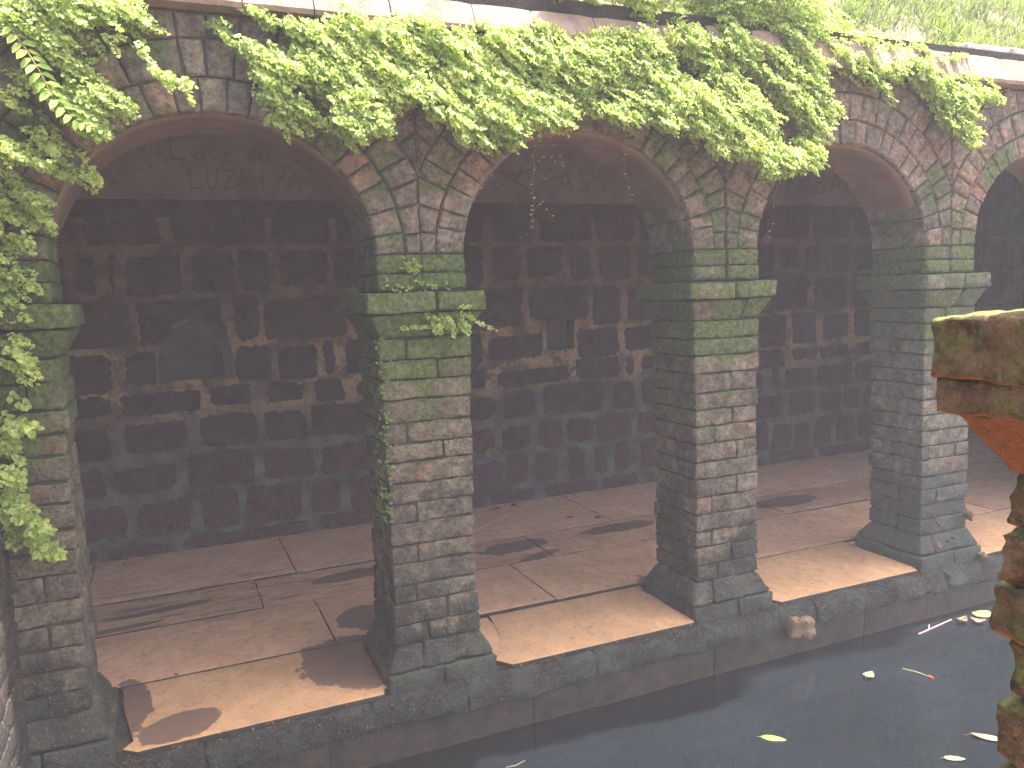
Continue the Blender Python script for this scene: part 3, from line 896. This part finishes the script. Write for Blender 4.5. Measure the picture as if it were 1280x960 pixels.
for i, (a, b, o) in enumerate([(1.949, 2.05, -0.001), (2.056, 2.16, -0.004), (2.166, 2.30, -0.006), (2.306, 2.45, -0.01)]):
    near('springer', (NX0 + 0.0, NX1, NY0, YN - 0.007, a, b), 50 + i * 3.7, r=0.006, seg=0.02, amp=0.004, fine=0.003)
boxes('core', [(NX0 + 0.02, NX1 - 0.02, NY0 + 0.02, YN - 0.025, -1.1, 2.44)], M_JOINT, npier)
nf = boxes('near_floor', [(-6.0, 9.2, -6.6, -3.0, -1.1, 0.0)], M_SLAB2)
tag(nf, kind='structure')

# ------------------------------------------------------------------ foliage
class Leaves:
    def __init__(s): s.V, s.F = [], []
    def leaf(s, p, d, n, L, W, fold=0.25, droop=0.0):
        d = d.normalized()
        side = d.cross(n)
        if side.length < 1e-5: side = d.orthogonal()
        side.normalize()
        up = side.cross(d)
        b = len(s.V)
        e = up * (W * fold)
        q = d * L
        dr = -up * (L * droop)
        s.V += [p, p + q * 0.3 + side * W * 0.46 + e, p + q * 0.72 + side * W * 0.42 + e + dr * .5, p + q + dr, p + q * 0.72 - side * W * 0.42 + e + dr * .5, p + q * 0.3 - side * W * 0.46 + e]
        s.F += [(b, b + 1, b + 2, b + 3), (b, b + 3, b + 4, b + 5)]
    def build(s, name, m, parent, kind='stuff'):
        o = link(name, s.V, s.F, m, parent, smooth=False)
        if kind: o['kind'] = kind
        return o
def tube(pts, r, V, F, sides=4):
    n0 = len(V)
    for i, p in enumerate(pts):
        a = pts[max(0, i - 1)]; b = pts[min(len(pts) - 1, i + 1)]
        d = (Vector(b) - Vector(a)).normalized()
        u = d.orthogonal().normalized(); v = d.cross(u)
        rad = r * (1 - 0.5 * i / max(1, len(pts) - 1))
        for k in range(sides):
            an = 2 * math.pi * k / sides
            V.append(Vector(p) + (u * math.cos(an) + v * math.sin(an)) * rad)
    for i in range(len(pts) - 1):
        for k in range(sides):
            a = n0 + i * sides + k; b = n0 + i * sides + (k + 1) % sides
            F.append((a, b, b + sides, a + sides))
    F.append(tuple(range(n0, n0 + sides))[::-1])
    F.append(tuple(range(len(V) - sides, len(V))))

def frond(LV, SV, SF, p, d, L, ls, lw, rr, spacing=0.6, grav=0.35, stem=True, wall_y=None):
    """a trailing shoot with opposite leaflets"""
    p = Vector(p)
    d = Vector(d).normalized()
    step = ls * spacing
    n = max(3, int(L / step))
    pts = [p.copy()]
    for i in range(n):
        d = (d + Vector((rr.gauss(0, .05), rr.gauss(0, .05), rr.gauss(0, .05) - grav * step * 2)) ).normalized()
        p = p + d * step
        pts.append(p.copy())
        t = i / n
        s = ls * (0.65 + 0.5 * math.sin(math.pi * min(1, 0.25 + t * 0.75))) * rr.uniform(0.85, 1.15)
        nrm = Vector((0.2 + rr.gauss(0, .45), -0.75 + rr.gauss(0, .4), 0.6 + rr.gauss(0, .4))).normalized()
        side = d.cross(nrm).normalized()
        for sg in (-1, 1):
            if rr.random() < 0.08: continue
            ld = side * sg + d * rr.uniform(0.25, 0.7) + Vector((0, 0, rr.gauss(0, .15)))
            LV.leaf(p, ld, nrm + Vector((rr.gauss(0, .2), rr.gauss(0, .2), rr.gauss(0, .2))), s, s * lw, rr.uniform(0, .3), rr.uniform(0, .2))
    LV.leaf(p, d, Vector((0, -.7, .7)), ls * .8, ls * lw * .8)
    if stem: tube(pts[::2] if len(pts) > 4 else pts, 0.0012, SV, SF, 3)

def inside(P, x, z):
    c = False
    j = len(P) - 1
    for i in range(len(P)):
        if (P[i][1] > z) != (P[j][1] > z) and x < (P[j][0] - P[i][0]) * (z - P[i][1]) / (P[j][1] - P[i][1]) + P[i][0]: c = not c
        j = i
    return c

def creeper(name, label, poly, n, seed, holes=(), ls=0.0205, y0=-0.025, y1=-0.15, L=(0.06, 0.14), dirv=(0.8, -0.12, -0.55), mat=None, hill=None, grav=0.5, cat='creeper', clump=1.0, thr=-0.12, slope=0.0):
    rr = random.Random(seed)
    t = thing(name, label, cat)
    LV = Leaves()
    SV, SF = [], []
    xs = [p[0] for p in poly]; zs = [p[1] for p in poly]
    cnt = 0
    tries = 0
    while cnt < n and tries < n * 30:
        tries += 1
        x = rr.uniform(min(xs), max(xs)); z = rr.uniform(min(zs), max(zs))
        jx = 0.09 * nz((x, seed, z), 7.0, 2) + 0.05 * nz((x, seed, z), 19.0, 4)
        jz = 0.10 * nz((x, seed + 9, z), 6.0, 1) + 0.06 * nz((x, seed, z), 17.0, 6)
        if not inside(poly, x + jx, z + jz): continue
        if any(inside(h, x, z) and rr.random() < 0.93 for h in holes): continue
        cl = (0.55 * nz((x * 1.5 + 0.8 * z, seed, z * 2.5), 1.6, 0.3) + 0.6 * nz(((x * 0.75 - z * 0.65) * 0.35, seed, (x * 0.65 + z * 0.75)), 9.0, 5.3)) * clump
        if cl < thr + rr.uniform(-0.1, 0.1): continue
        depth = rr.random() ** 1.3
        y = y0 + (y1 - y0) * depth * max(0.5, min(1.0, 0.8 + cl * 0.8))
        y -= slope * max(0.0, 3.28 - z)
        d = Vector(dirv) + Vector((rr.gauss(0, .3), rr.gauss(0, .2), rr.gauss(0, .25)))
        LL = rr.uniform(*L)
        st = Vector((x, y, z)) - d.normalized() * LL * 0.5
        st.y = min(st.y, y0)
        frond(LV, SV, SF, st, d, LL, ls * rr.uniform(0.75, 1.15), rr.uniform(0.65, 0.88), rr, grav=grav, stem=rr.random() < .5)
        cnt += 1
    LV.build('foliage', mat or M_LEAF, t)
    if SV:
        o = link('stem', SV, SF, M_STEM, t); o['kind'] = 'stuff'
    return t

MAIN_L = [(-1.27, 3.23), (-0.69, 3.27), (-0.27, 3.25), (0.0, 3.25), (-0.03, 2.78), (-0.21, 2.77), (-0.28, 2.82), (-0.38, 3.05), (-0.55, 3.06), (-0.55, 2.98), (-0.67, 2.94), (-0.82, 2.93), (-0.88, 2.80), (-0.98, 2.74), (-1.05, 2.60), (-1.15, 2.54), (-1.33, 2.6)]
HL = [[(-1.0, 3.15), (-0.72, 3.18), (-0.66, 2.98), (-0.9, 2.94), (-1.02, 3.02)], [(-1.3, 2.95), (-1.2, 2.95), (-1.12, 2.75), (-1.2, 2.68), (-1.33, 2.75)], [(-0.62, 3.14), (-0.45, 3.16), (-0.45, 3.0), (-0.6, 3.0)]]
creeper('climbing_creeper', 'yellow green creeper climbing the corner wall left of the first arch', MAIN_L, 850, 1, HL, thr=-0.05, slope=0.18)
MAIN = [(0.0, 3.26), (0.28, 3.27), (0.76, 3.28), (1.2, 3.30), (1.7, 3.36), (2.6, 3.38), (2.79, 3.42), (2.95, 3.30), (2.88, 3.14), (2.84, 2.83), (2.66, 2.60), (2.46, 2.56), (2.2, 2.70), (1.93, 2.75), (1.67, 2.80), (1.47, 2.84), (1.35, 2.92), (1.26, 2.92), (1.14, 2.82), (0.91, 2.79), (0.76, 2.71), (0.57, 2.75), (0.51, 2.86), (0.33, 2.88), (0.24, 2.78), (0.09, 2.74), (-0.03, 2.80)]
creeper('climbing_creeper', 'dense bright curtain of creeper hanging over the second arch below the cornice', MAIN, 5400, 2, y1=-0.17, thr=-0.24, slope=0.30)
MAIN2 = [(-0.2, 3.24), (0.3, 3.25), (0.7, 3.25), (0.6, 2.95), (0.3, 2.95), (0.05, 2.85), (-0.15, 2.9), (-0.3, 3.0)]
creeper('climbing_creeper', 'creeper trailing down between the first arch and the second', MAIN2, 700, 3, thr=-0.12, slope=0.28)
PR = [(2.79, 3.40), (2.97, 3.40), (3.3, 3.30), (3.9, 3.28), (4.44, 3.25), (4.25, 3.23), (4.45, 3.11), (4.18, 3.14), (4.09, 2.80), (4.0, 2.84), (3.78, 3.0), (3.64, 3.08), (3.43, 3.12), (3.23, 3.22), (2.91, 3.28)]
creeper('climbing_creeper', 'separate patch of creeper spilling down between the third and fourth arch', PR, 800, 4, thr=-0.16, y1=-0.15, slope=0.25)
TOPM = [(1.15, 3.42), (1.21, 3.85), (2.7, 3.95), (2.95, 3.62), (3.3, 3.52), (3.9, 3.46), (4.15, 3.50), (4.25, 3.42), (3.5, 3.38), (2.97, 3.34), (2.5, 3.36), (1.8, 3.40)]
creeper('climbing_creeper', 'creeper heaped on top of the cornice above the second and third arch', TOPM, 2000, 5, y0=0.12, y1=-0.12, thr=-0.12, ls=0.020, dirv=(0.7, -0.5, -0.3))
for k, (P, n, lab) in enumerate([([(-1.25, 2.76), (-1.15, 2.76), (-0.99, 2.54), (-1.03, 2.47), (-1.16, 2.57), (-1.24, 2.69)], 26, 'thin strand of creeper beside the left shoulder of the first arch'),
                              ([(-1.36, 2.60), (-1.23, 2.52), (-1.12, 2.39), (-1.13, 2.31), (-1.19, 2.31), (-1.39, 2.26)], 55, 'creeper strands level with the left spring of the first arch'),
                              ([(-1.40, 2.25), (-1.23, 2.20), (-1.2, 2.11), (-1.30, 2.05), (-1.29, 1.92), (-1.42, 1.95)], 34, 'creeper tuft lying on the abacus of the leftmost pier'),
                              ([(-1.42, 1.93), (-1.31, 1.87), (-1.27, 1.75), (-1.3, 1.66), (-1.42, 1.78)], 26, 'small creeper sprig below the abacus of the leftmost pier'),
                              ([(-1.42, 1.63), (-1.37, 1.56), (-1.37, 1.29), (-1.38, 1.15), (-1.29, 1.13), (-1.27, 0.98), (-1.36, 0.93), (-1.45, 0.95)], 60, 'broad leaved creeper trailing down the left edge of the leftmost pier')]):
    creeper('climbing_creeper', lab, P, n, 20 + k, y1=-0.20, thr=-2, ls=0.022 if k < 4 else 0.036, L=(0.05, 0.13))

# large pinnate fern leaves in the top left corner: each leaflet a part
t = thing('large_fern', 'larger leaved fern hanging among the creeper near the top left corner', 'fern')
rr = random.Random(8)
stem = [(-1.235, 3.08), (-1.19, 3.0), (-1.15, 2.92), (-1.11, 2.82), (-1.05, 2.74), (-0.99, 2.70)]
SV, SF = [], []
tube([(x, -0.16 - 0.02 * i, z) for i, (x, z) in enumerate(stem)], 0.003, SV, SF, 5)
link('stem', SV, SF, M_STEM, t)
for i in range(15):
    f = i / 14 * (len(stem) - 1.001)
    a, b = stem[int(f)], stem[int(f) + 1]
    u = f - int(f)
    p = Vector((a[0] + (b[0] - a[0]) * u, -0.16 - 0.02 * f, a[1] + (b[1] - a[1]) * u))
    d = Vector((b[0] - a[0], -0.02, b[1] - a[1])).normalized()
    for sg in (-1, 1):
        lv = Leaves()
        nrm = Vector((0.2 + rr.gauss(0, .15), -0.8, 0.6 + rr.gauss(0, .2)))
        sd_ = d.cross(nrm).normalized()
        S = 0.058 * (0.6 + 0.5 * math.sin(math.pi * (0.2 + 0.75 * i / 14)))
        lv.leaf(p, sd_ * sg + d * 0.5, nrm, S, S * 0.5, 0.18, 0.15)
        lv.build('leaflet', M_LEAF2, t, kind=None)

# fern sprig under the abacus of the mossy pier, and moss tufts
t = thing('fern_sprig', 'bright yellow green fern sprig growing under the abacus of the mossy pier', 'fern')
LV = Leaves(); SV, SF = [], []
rr = random.Random(9)
for i in range(26):
    x = rr.uniform(0.42, 0.64)
    frond(LV, SV, SF, (x, -0.035, 1.90 - rr.uniform(0, 0.07)), (rr.uniform(-.5, .7), -0.7, rr.uniform(-.5, .1)), rr.uniform(0.05, 0.11), 0.017, 0.75, rr, grav=3)
frond(LV, SV, SF, (0.63, -0.05, 1.88), (0.8, -0.3, -0.4), 0.17, 0.017, 0.7, rr, grav=1.5)
frond(LV, SV, SF, (0.56, -0.09, 1.93), (0.6, -0.3, 0.1), 0.08, 0.014, 0.7, rr, grav=1.5)
for i in range(14):
    frond(LV, SV, SF, (rr.uniform(0.26, 0.42), -0.03, 1.85), (rr.uniform(-.5, .7), -0.5, -.3), 0.035, 0.012, 0.8, rr, grav=3, stem=False)
LV.build('foliage', M_LEAF, t); o = link('stem', SV, SF, M_STEM, t); o['kind'] = 'stuff'
t = thing('moss_tufts', 'tiny leafed moss creeping down the front left edge of the mossy pier', 'moss')
LV = Leaves(); SV, SF = [], []
for i in range(110):
    z = 1.80 - 0.95 * (rr.random() ** 1.2)
    frond(LV, SV, SF, (0.20 + rr.gauss(0, 0.022) - (0.01 if z < 1.2 else 0), -0.004, z), (rr.uniform(-.6, .6), -0.5, -.3), rr.uniform(0.010, 0.022), 0.0075, 0.85, rr, grav=3, stem=False)
for i in range(50):
    frond(LV, SV, SF, (0.184, rr.uniform(0.0, 0.2), 1.55 - 0.75 * rr.random()), (-0.4, rr.uniform(-.5, .5), -.3), rr.uniform(0.01, 0.018), 0.007, 0.85, rr, grav=3, stem=False)
LV.build('foliage', leaf_mat('moss_leaf', (0.07, 0.15, 0.02), (0.17, 0.28, 0.05), 0.2), t)
t = thing('moss_tufts', 'small green moss tuft on the stones just above the mossy pier', 'moss')
LV = Leaves()
for i in range(34):
    frond(LV, SV, SF, (0.36 + rr.gauss(0, .022), -0.006, 2.135 + rr.gauss(0, .02)), (rr.uniform(-.6, .6), -0.7, -.1), 0.025, 0.012, 0.85, rr, grav=3, stem=False)
for i in range(30):
    frond(LV, SV, SF, (0.38 + rr.gauss(0, .1), -0.01, 2.04 + rr.gauss(0, .018)), (rr.uniform(-.6, .6), -0.6, -.1), 0.016, 0.009, 0.85, rr, grav=3, stem=False)
LV.build('foliage', M_LEAF, t)

# thin tendrils that hang into the arches
TD = [([(1.03, 2.85), (1.02, 2.74), (1.01, 2.64), (1.0, 2.54), (1.01, 2.41), (0.98, 2.33), (0.96, 2.26)], 'longest thin tendril hanging in the second arch, left of its crown'),
      ([(1.09, 2.85), (1.15, 2.72), (1.17, 2.63), (1.12, 2.67), (1.04, 2.67), (1.03, 2.62), (1.07, 2.54)], 'looped tendril just right of the longest one in the second arch'),
      ([(0.99, 2.38), (1.02, 2.42), (1.055, 2.455), (1.08, 2.42), (1.12, 2.35)], 'little hooked tendril end low in the second arch'),
      ([(1.56, 2.85), (1.55, 2.72), (1.55, 2.60), (1.575, 2.55), (1.59, 2.47)], 'tendril hanging right of the crown of the second arch'),
      ([(2.60, 2.58), (2.57, 2.50), (2.555, 2.38), (2.535, 2.30), (2.51, 2.22)], 'tendril hanging at the left edge of the third arch'),
      ([(0.80, 2.62), (0.78, 2.58), (0.75, 2.55), (0.72, 2.50)], 'short tendril at the left edge of the second arch')]
for P, lab in TD:
    t = thing('hanging_tendril', lab, 'tendril', group='tendrils hanging into the arches')
    pts = [Vector((x, -0.09 + 0.01 * math.sin(i * 2), z)) for i, (x, z) in enumerate(P)]
    SV, SF = [], []
    tube(pts, 0.0018, SV, SF, 3)
    link('stem', SV, SF, M_STEM, t)
    LV = Leaves()
    for i in range(len(pts) - 1):
        L = (pts[i + 1] - pts[i]).length
        n = max(1, int(L / 0.028))
        for k in range(n):
            p = pts[i].lerp(pts[i + 1], (k + rr.random() * .5) / n)
            if rr.random() < 0.2: continue
            LV.leaf(p, Vector((rr.choice((-1, 1)), rr.uniform(-.4, .1), rr.uniform(-.5, .5))), Vector((rr.gauss(0, .3), -.6, .8)), rr.uniform(.012, .02), 0.012)
    LV.build('foliage', M_LEAF, t)

# hill grass
rr = random.Random(33)
V, F = [], []
for i in range(36000):
    x = rr.uniform(2.0, 11.5)
    y = 0.30 + 3.6 * rr.random() ** 1.25
    if x > 4.3 and y < 0.5: continue
    if x > 3.0 + y * 2.9 + 2.5: continue
    cl = nz((x, y, 0), 2.2, 8)
    if cl < -0.25 + rr.uniform(-.2, .2): continue
    z = hill_z(x, y) - 0.01
    h = rr.uniform(0.06, 0.2) * (1 + cl)
    a = rr.uniform(0, 6.28)
    w = rr.uniform(0.004, 0.010)
    lean = Vector((rr.gauss(0, .35), -0.25 + rr.gauss(0, .3), 1)).normalized()
    s = Vector((math.cos(a), math.sin(a), 0)) * w
    p = Vector((x, y, z))
    b = len(V)
    m_ = p + lean * h * .55
    t_ = p + lean * h + Vector((lean.x, lean.y, 0)) * h * .6 - Vector((0, 0, h * .12))
    V += [p - s, p + s, m_ + s * .8, m_ - s * .8, t_]
    F += [(b, b + 1, b + 2, b + 3), (b + 3, b + 2, b + 4)]
gr = link('grass', V, F, M_GRASS, smooth=False)
tag(gr, 'pale dry green grass covering the slope above the cornice', 'grass', kind='stuff')

# ------------------------------------------------------------------ small things
def flat_leaf(name, label, cat, loc, L, W, ang, m, curl=0.15, rx=0.0, ry=0.0, stalk=True, group=None, seed=1):
    rr = random.Random(seed)
    n = 8
    V, F = [], []
    for i in range(n + 1):
        t = i / n
        w = W / 2 * math.sin(math.pi * t ** 0.85) ** 0.8 * rr.uniform(.88, 1.1) if 0 < i < n else 0.0008
        x = (t - .5) * L
        zc = curl * L * (t - .5) ** 2
        for k in (-1, -.5, 0, .5, 1):
            V.append((x, w * k + 0.04 * L * math.sin(t * 3), zc + abs(k) * curl * W * .5 + rr.uniform(-1, 1) * .02 * W + 0.002))
    for i in range(n):
        for k in range(4):
            a = i * 5 + k
            F.append((a, a + 5, a + 6, a + 1))
    if stalk:
        S, T = [], []
        tube([Vector((-L / 2, 0.04 * L * 0, curl * L * .25 + .002)), Vector((-L * .58, .01 * L, .003)), Vector((-L * .68, -.01 * L, .002))], 0.0012, S, T, 4)
        b = len(V)
        V += S; F += [tuple(b + q for q in f) for f in T]
    o = link(name, [Vector(v) for v in V], F, m)
    sol = o.modifiers.new('thickness', 'SOLIDIFY'); sol.thickness = 0.0008
    o.location = loc
    o.rotation_euler = (rx, ry, ang)
    tag(o, label, cat, group)
    return o
def ribbon_twig(name, label, pts, r, m, cat='twig', extra=()):
    S, T = [], []
    tube([Vector(p) for p in pts], r, S, T, 6)
    for e in extra: tube([Vector(p) for p in e], r * .7, S, T, 5)
    return tag(link(name, S, T, m), label, cat)
wz = WZ + 0.001
flat_leaf('floating_leaf', 'bright green leaf floating on the dark water', 'leaf', (1.93, -0.81, wz), 0.125, 0.055, -0.75, M_GREENL, .05, seed=2)
flat_leaf('floating_leaf', 'small curled pale green leaf floating beyond the bright green one', 'leaf', (2.87, -0.55, wz), 0.085, 0.06, 0.3, M_PALE, .5, seed=3)
flat_leaf('floating_leaf', 'long brown pointed leaf floating near the right edge', 'leaf', (2.89, -1.31, wz), 0.20, 0.05, -0.85, M_DRY, .25, seed=4)
flat_leaf('floating_leaf', 'pale yellowish leaf floating at the lower right beside the brown one', 'leaf', (2.58, -1.34, wz), 0.10, 0.045, -0.6, M_PALE, .1, seed=5)
flat_leaf('floating_leaf', 'round yellow green leaf floating near the kerb, right of two brown leaves', 'leaf', (4.26, -0.24, wz + .002), 0.16, 0.12, 0.2, M_PALE, .05, stalk=False, seed=6)
flat_leaf('floating_leaf', 'curled brown leaf, left of the touching pair by the kerb', 'leaf', (4.02, -0.27, wz), 0.09, 0.065, 0.2, M_DRY, .7, stalk=False, seed=7)
flat_leaf('floating_leaf', 'curled brown leaf, right of the touching pair by the kerb', 'leaf', (4.10, -0.32, wz), 0.09, 0.06, 2.2, M_DRY, .7, stalk=False, seed=8)
ribbon_twig('floating_twig', 'forked pinkish twig floating beside the kerb', [(3.62, -0.26, wz), (3.80, -0.235, wz + .004), (4.0, -0.20, wz + .003)], 0.006, M_PINK, extra=[[(3.73, -0.245, wz + .003), (3.80, -0.19, wz + .004)]])
t = thing('floating_stick', 'short pale stick with a red tip floating on the water', 'stick')
S, T = [], []
tube([Vector((3.13, -0.56, wz)), Vector((3.16, -0.63, wz + .004)), Vector((3.18, -0.70, wz + .003))], 0.007, S, T, 6)
link('shaft', S, T, M_PALE, t)
S, T = [], []
tube([Vector((3.18, -0.70, wz + .004)), Vector((3.185, -0.725, wz + .004))], 0.008, S, T, 6)
link('tip', S, T, M_RED, t)
ribbon_twig('floating_twig', 'tiny white twig floating at the bottom edge of the water', [(0.60, -0.42, wz), (0.65, -0.43, wz + .003), (0.71, -0.41, wz + .003)], 0.003, M_PALE)
ribbon_twig('fallen_twig', 'long thin stick lying on the paving behind the mossy pier', [(1.42, 2.25, 0.016), (1.75, 2.5, 0.02), (2.1, 2.74, 0.018), (2.41, 2.93, 0.016)], 0.008, M_TWIG)
for k, (x, y, L, lab) in enumerate([(1.89, 2.83, .11, 'dry leaf at the foot of the back wall, nearer the mossy pier'), (2.10, 2.87, .10, 'dry leaf at the foot of the back wall, right of another dry leaf'),
                                    (2.36, 2.26, .07, 'small pale leaf on the inner paving of the second bay'), (2.56, 2.12, .08, 'small pinkish leaf by a paving joint in the second bay'),
                                    (-0.86, 0.64, .035, 'small white petal on the joint behind the front slab of the first bay'), (1.05, 0.27, .018, 'tiny white speck of debris on the front slab of the second bay')]):
    flat_leaf('fallen_leaf', lab, 'leaf', (x, y, 0.014), L, L * .6, k * 1.3, M_DRY if k not in (4, 5) else M_PALE, .25, stalk=False, seed=30 + k)
flat_leaf('fallen_leaf', 'dry orange brown leaf stuck to the back wall beside the mossy pier', 'leaf', (1.925, 3.0, 0.51), 0.15, 0.09, 0.3, M_DRY, .4, rx=1.4, stalk=False, seed=50)
flat_leaf('fallen_leaf', 'curled pale brown leaf with a white rim propped on the right pier', 'leaf', (4.30, -0.035, 0.30), 0.13, 0.10, 0.5, M_DRY, .8, rx=1.1, ry=0.3, stalk=False, seed=51)
flat_leaf('fallen_leaf', 'narrow pinkish dead leaf clinging to the left corner of the right pier foot', 'leaf', (4.0, -0.045, 0.32), 0.13, 0.04, 1.1, M_DRY, .5, rx=1.2, ry=-0.6, stalk=False, seed=52)
flat_leaf('fallen_leaf', 'folded pale leaf lying on the kerb below the right pier', 'leaf', (4.40, -0.11, -0.01), 0.10, 0.09, 0.8, M_DRY, .8, rx=0.5, stalk=False, seed=53)
flat_leaf('fallen_leaf', 'small brown leaf on the side face of the right pier', 'leaf', (3.905, 0.16, 0.56), 0.07, 0.06, 0.8, M_DRY, .6, rx=1.0, ry=-.6, stalk=False, seed=54)
for k, (x, z) in enumerate([(4.05, 0.135), (4.13, 0.15), (4.20, 0.155)]):
    flat_leaf('fallen_leaf', ['leftmost of three small leaf scraps on the splayed foot of the right pier', 'middle of three small leaf scraps on the splayed foot of the right pier', 'rightmost of three small leaf scraps on the splayed foot of the right pier'][k], 'leaf', (x, -0.05, z), 0.045, 0.035, k, M_DRY, .6, rx=.7, stalk=False, group='leaf scraps on the pier foot', seed=60 + k)
flat_leaf('blue_scrap', 'tiny bright blue scrap stuck on the leftmost pier', 'litter', (-1.30, -0.012, 0.92), 0.05, 0.022, 1.57, M_BLUE, .3, rx=1.5, stalk=False, seed=70)
V, F = stone_geo((2.62, 2.82, -0.185, -0.12, -0.19, -0.07), r=0.03, seg=0.022, amp=0.035, fine=0.02, seed=5)
tag(link('broken_stone', V, F, plain('tan_stone', (0.12, 0.085, 0.05), (0.24, 0.17, 0.105), 22, 0.9, 0.03)), 'tan lump of broken stone bulging from the kerb below the middle piers', 'stone')

rr = random.Random(5)
LV = Leaves()
for i in range(420):
    q = rr.random()
    if q < .45: p = Vector((rr.uniform(-1.2, 7), 3.0 - abs(rr.gauss(0, .12)), 0.016))
    elif q < .8: p = Vector((rr.uniform(-1.1, 7), rr.uniform(-0.05, 2.9), 0.016))
    else: p = Vector((rr.uniform(-1.3, 5), rr.uniform(-0.13, -0.08), 0.002))
    L = rr.uniform(0.006, 0.022)
    LV.leaf(p, Vector((rr.uniform(-1, 1), rr.uniform(-1, 1), 0.1)), Vector((rr.gauss(0, .3), rr.gauss(0, .3), 1)), L, L * .6)
o = LV.build('leaf_litter', M_DRY, None)
tag(o, 'scattered crumbs of dry leaf litter on the paving and kerb', 'litter')

# ------------------------------------------------------------------ haze (added volume standing in for lens glare)
hz = boxes('glare_veil', [(-6.5, 16.5, -7.0, 6.0, -2.3, 9.2)], M_JOINT)
hz.data.materials.clear()
mh = bpy.data.materials.new('glare_veil_volume')
mh.use_nodes = True
t_ = mh.node_tree
for n in list(t_.nodes):
    if n.type == 'BSDF_PRINCIPLED': t_.nodes.remove(n)
pv = t_.nodes.new('ShaderNodeVolumePrincipled')
pv.inputs['Color'].default_value = (0.86, 0.87, 1.0, 1)
pv.inputs['Density'].default_value = 0.0047
pv.inputs['Anisotropy'].default_value = 0.0
t_.links.new(pv.outputs[0], [n for n in t_.nodes if n.type == 'OUTPUT_MATERIAL'][0].inputs['Volume'])
hz.data.materials.append(mh)
tag(hz, 'thin bluish volume added in place of lens glare, filling the pool court', 'glare_veil', kind='stuff')
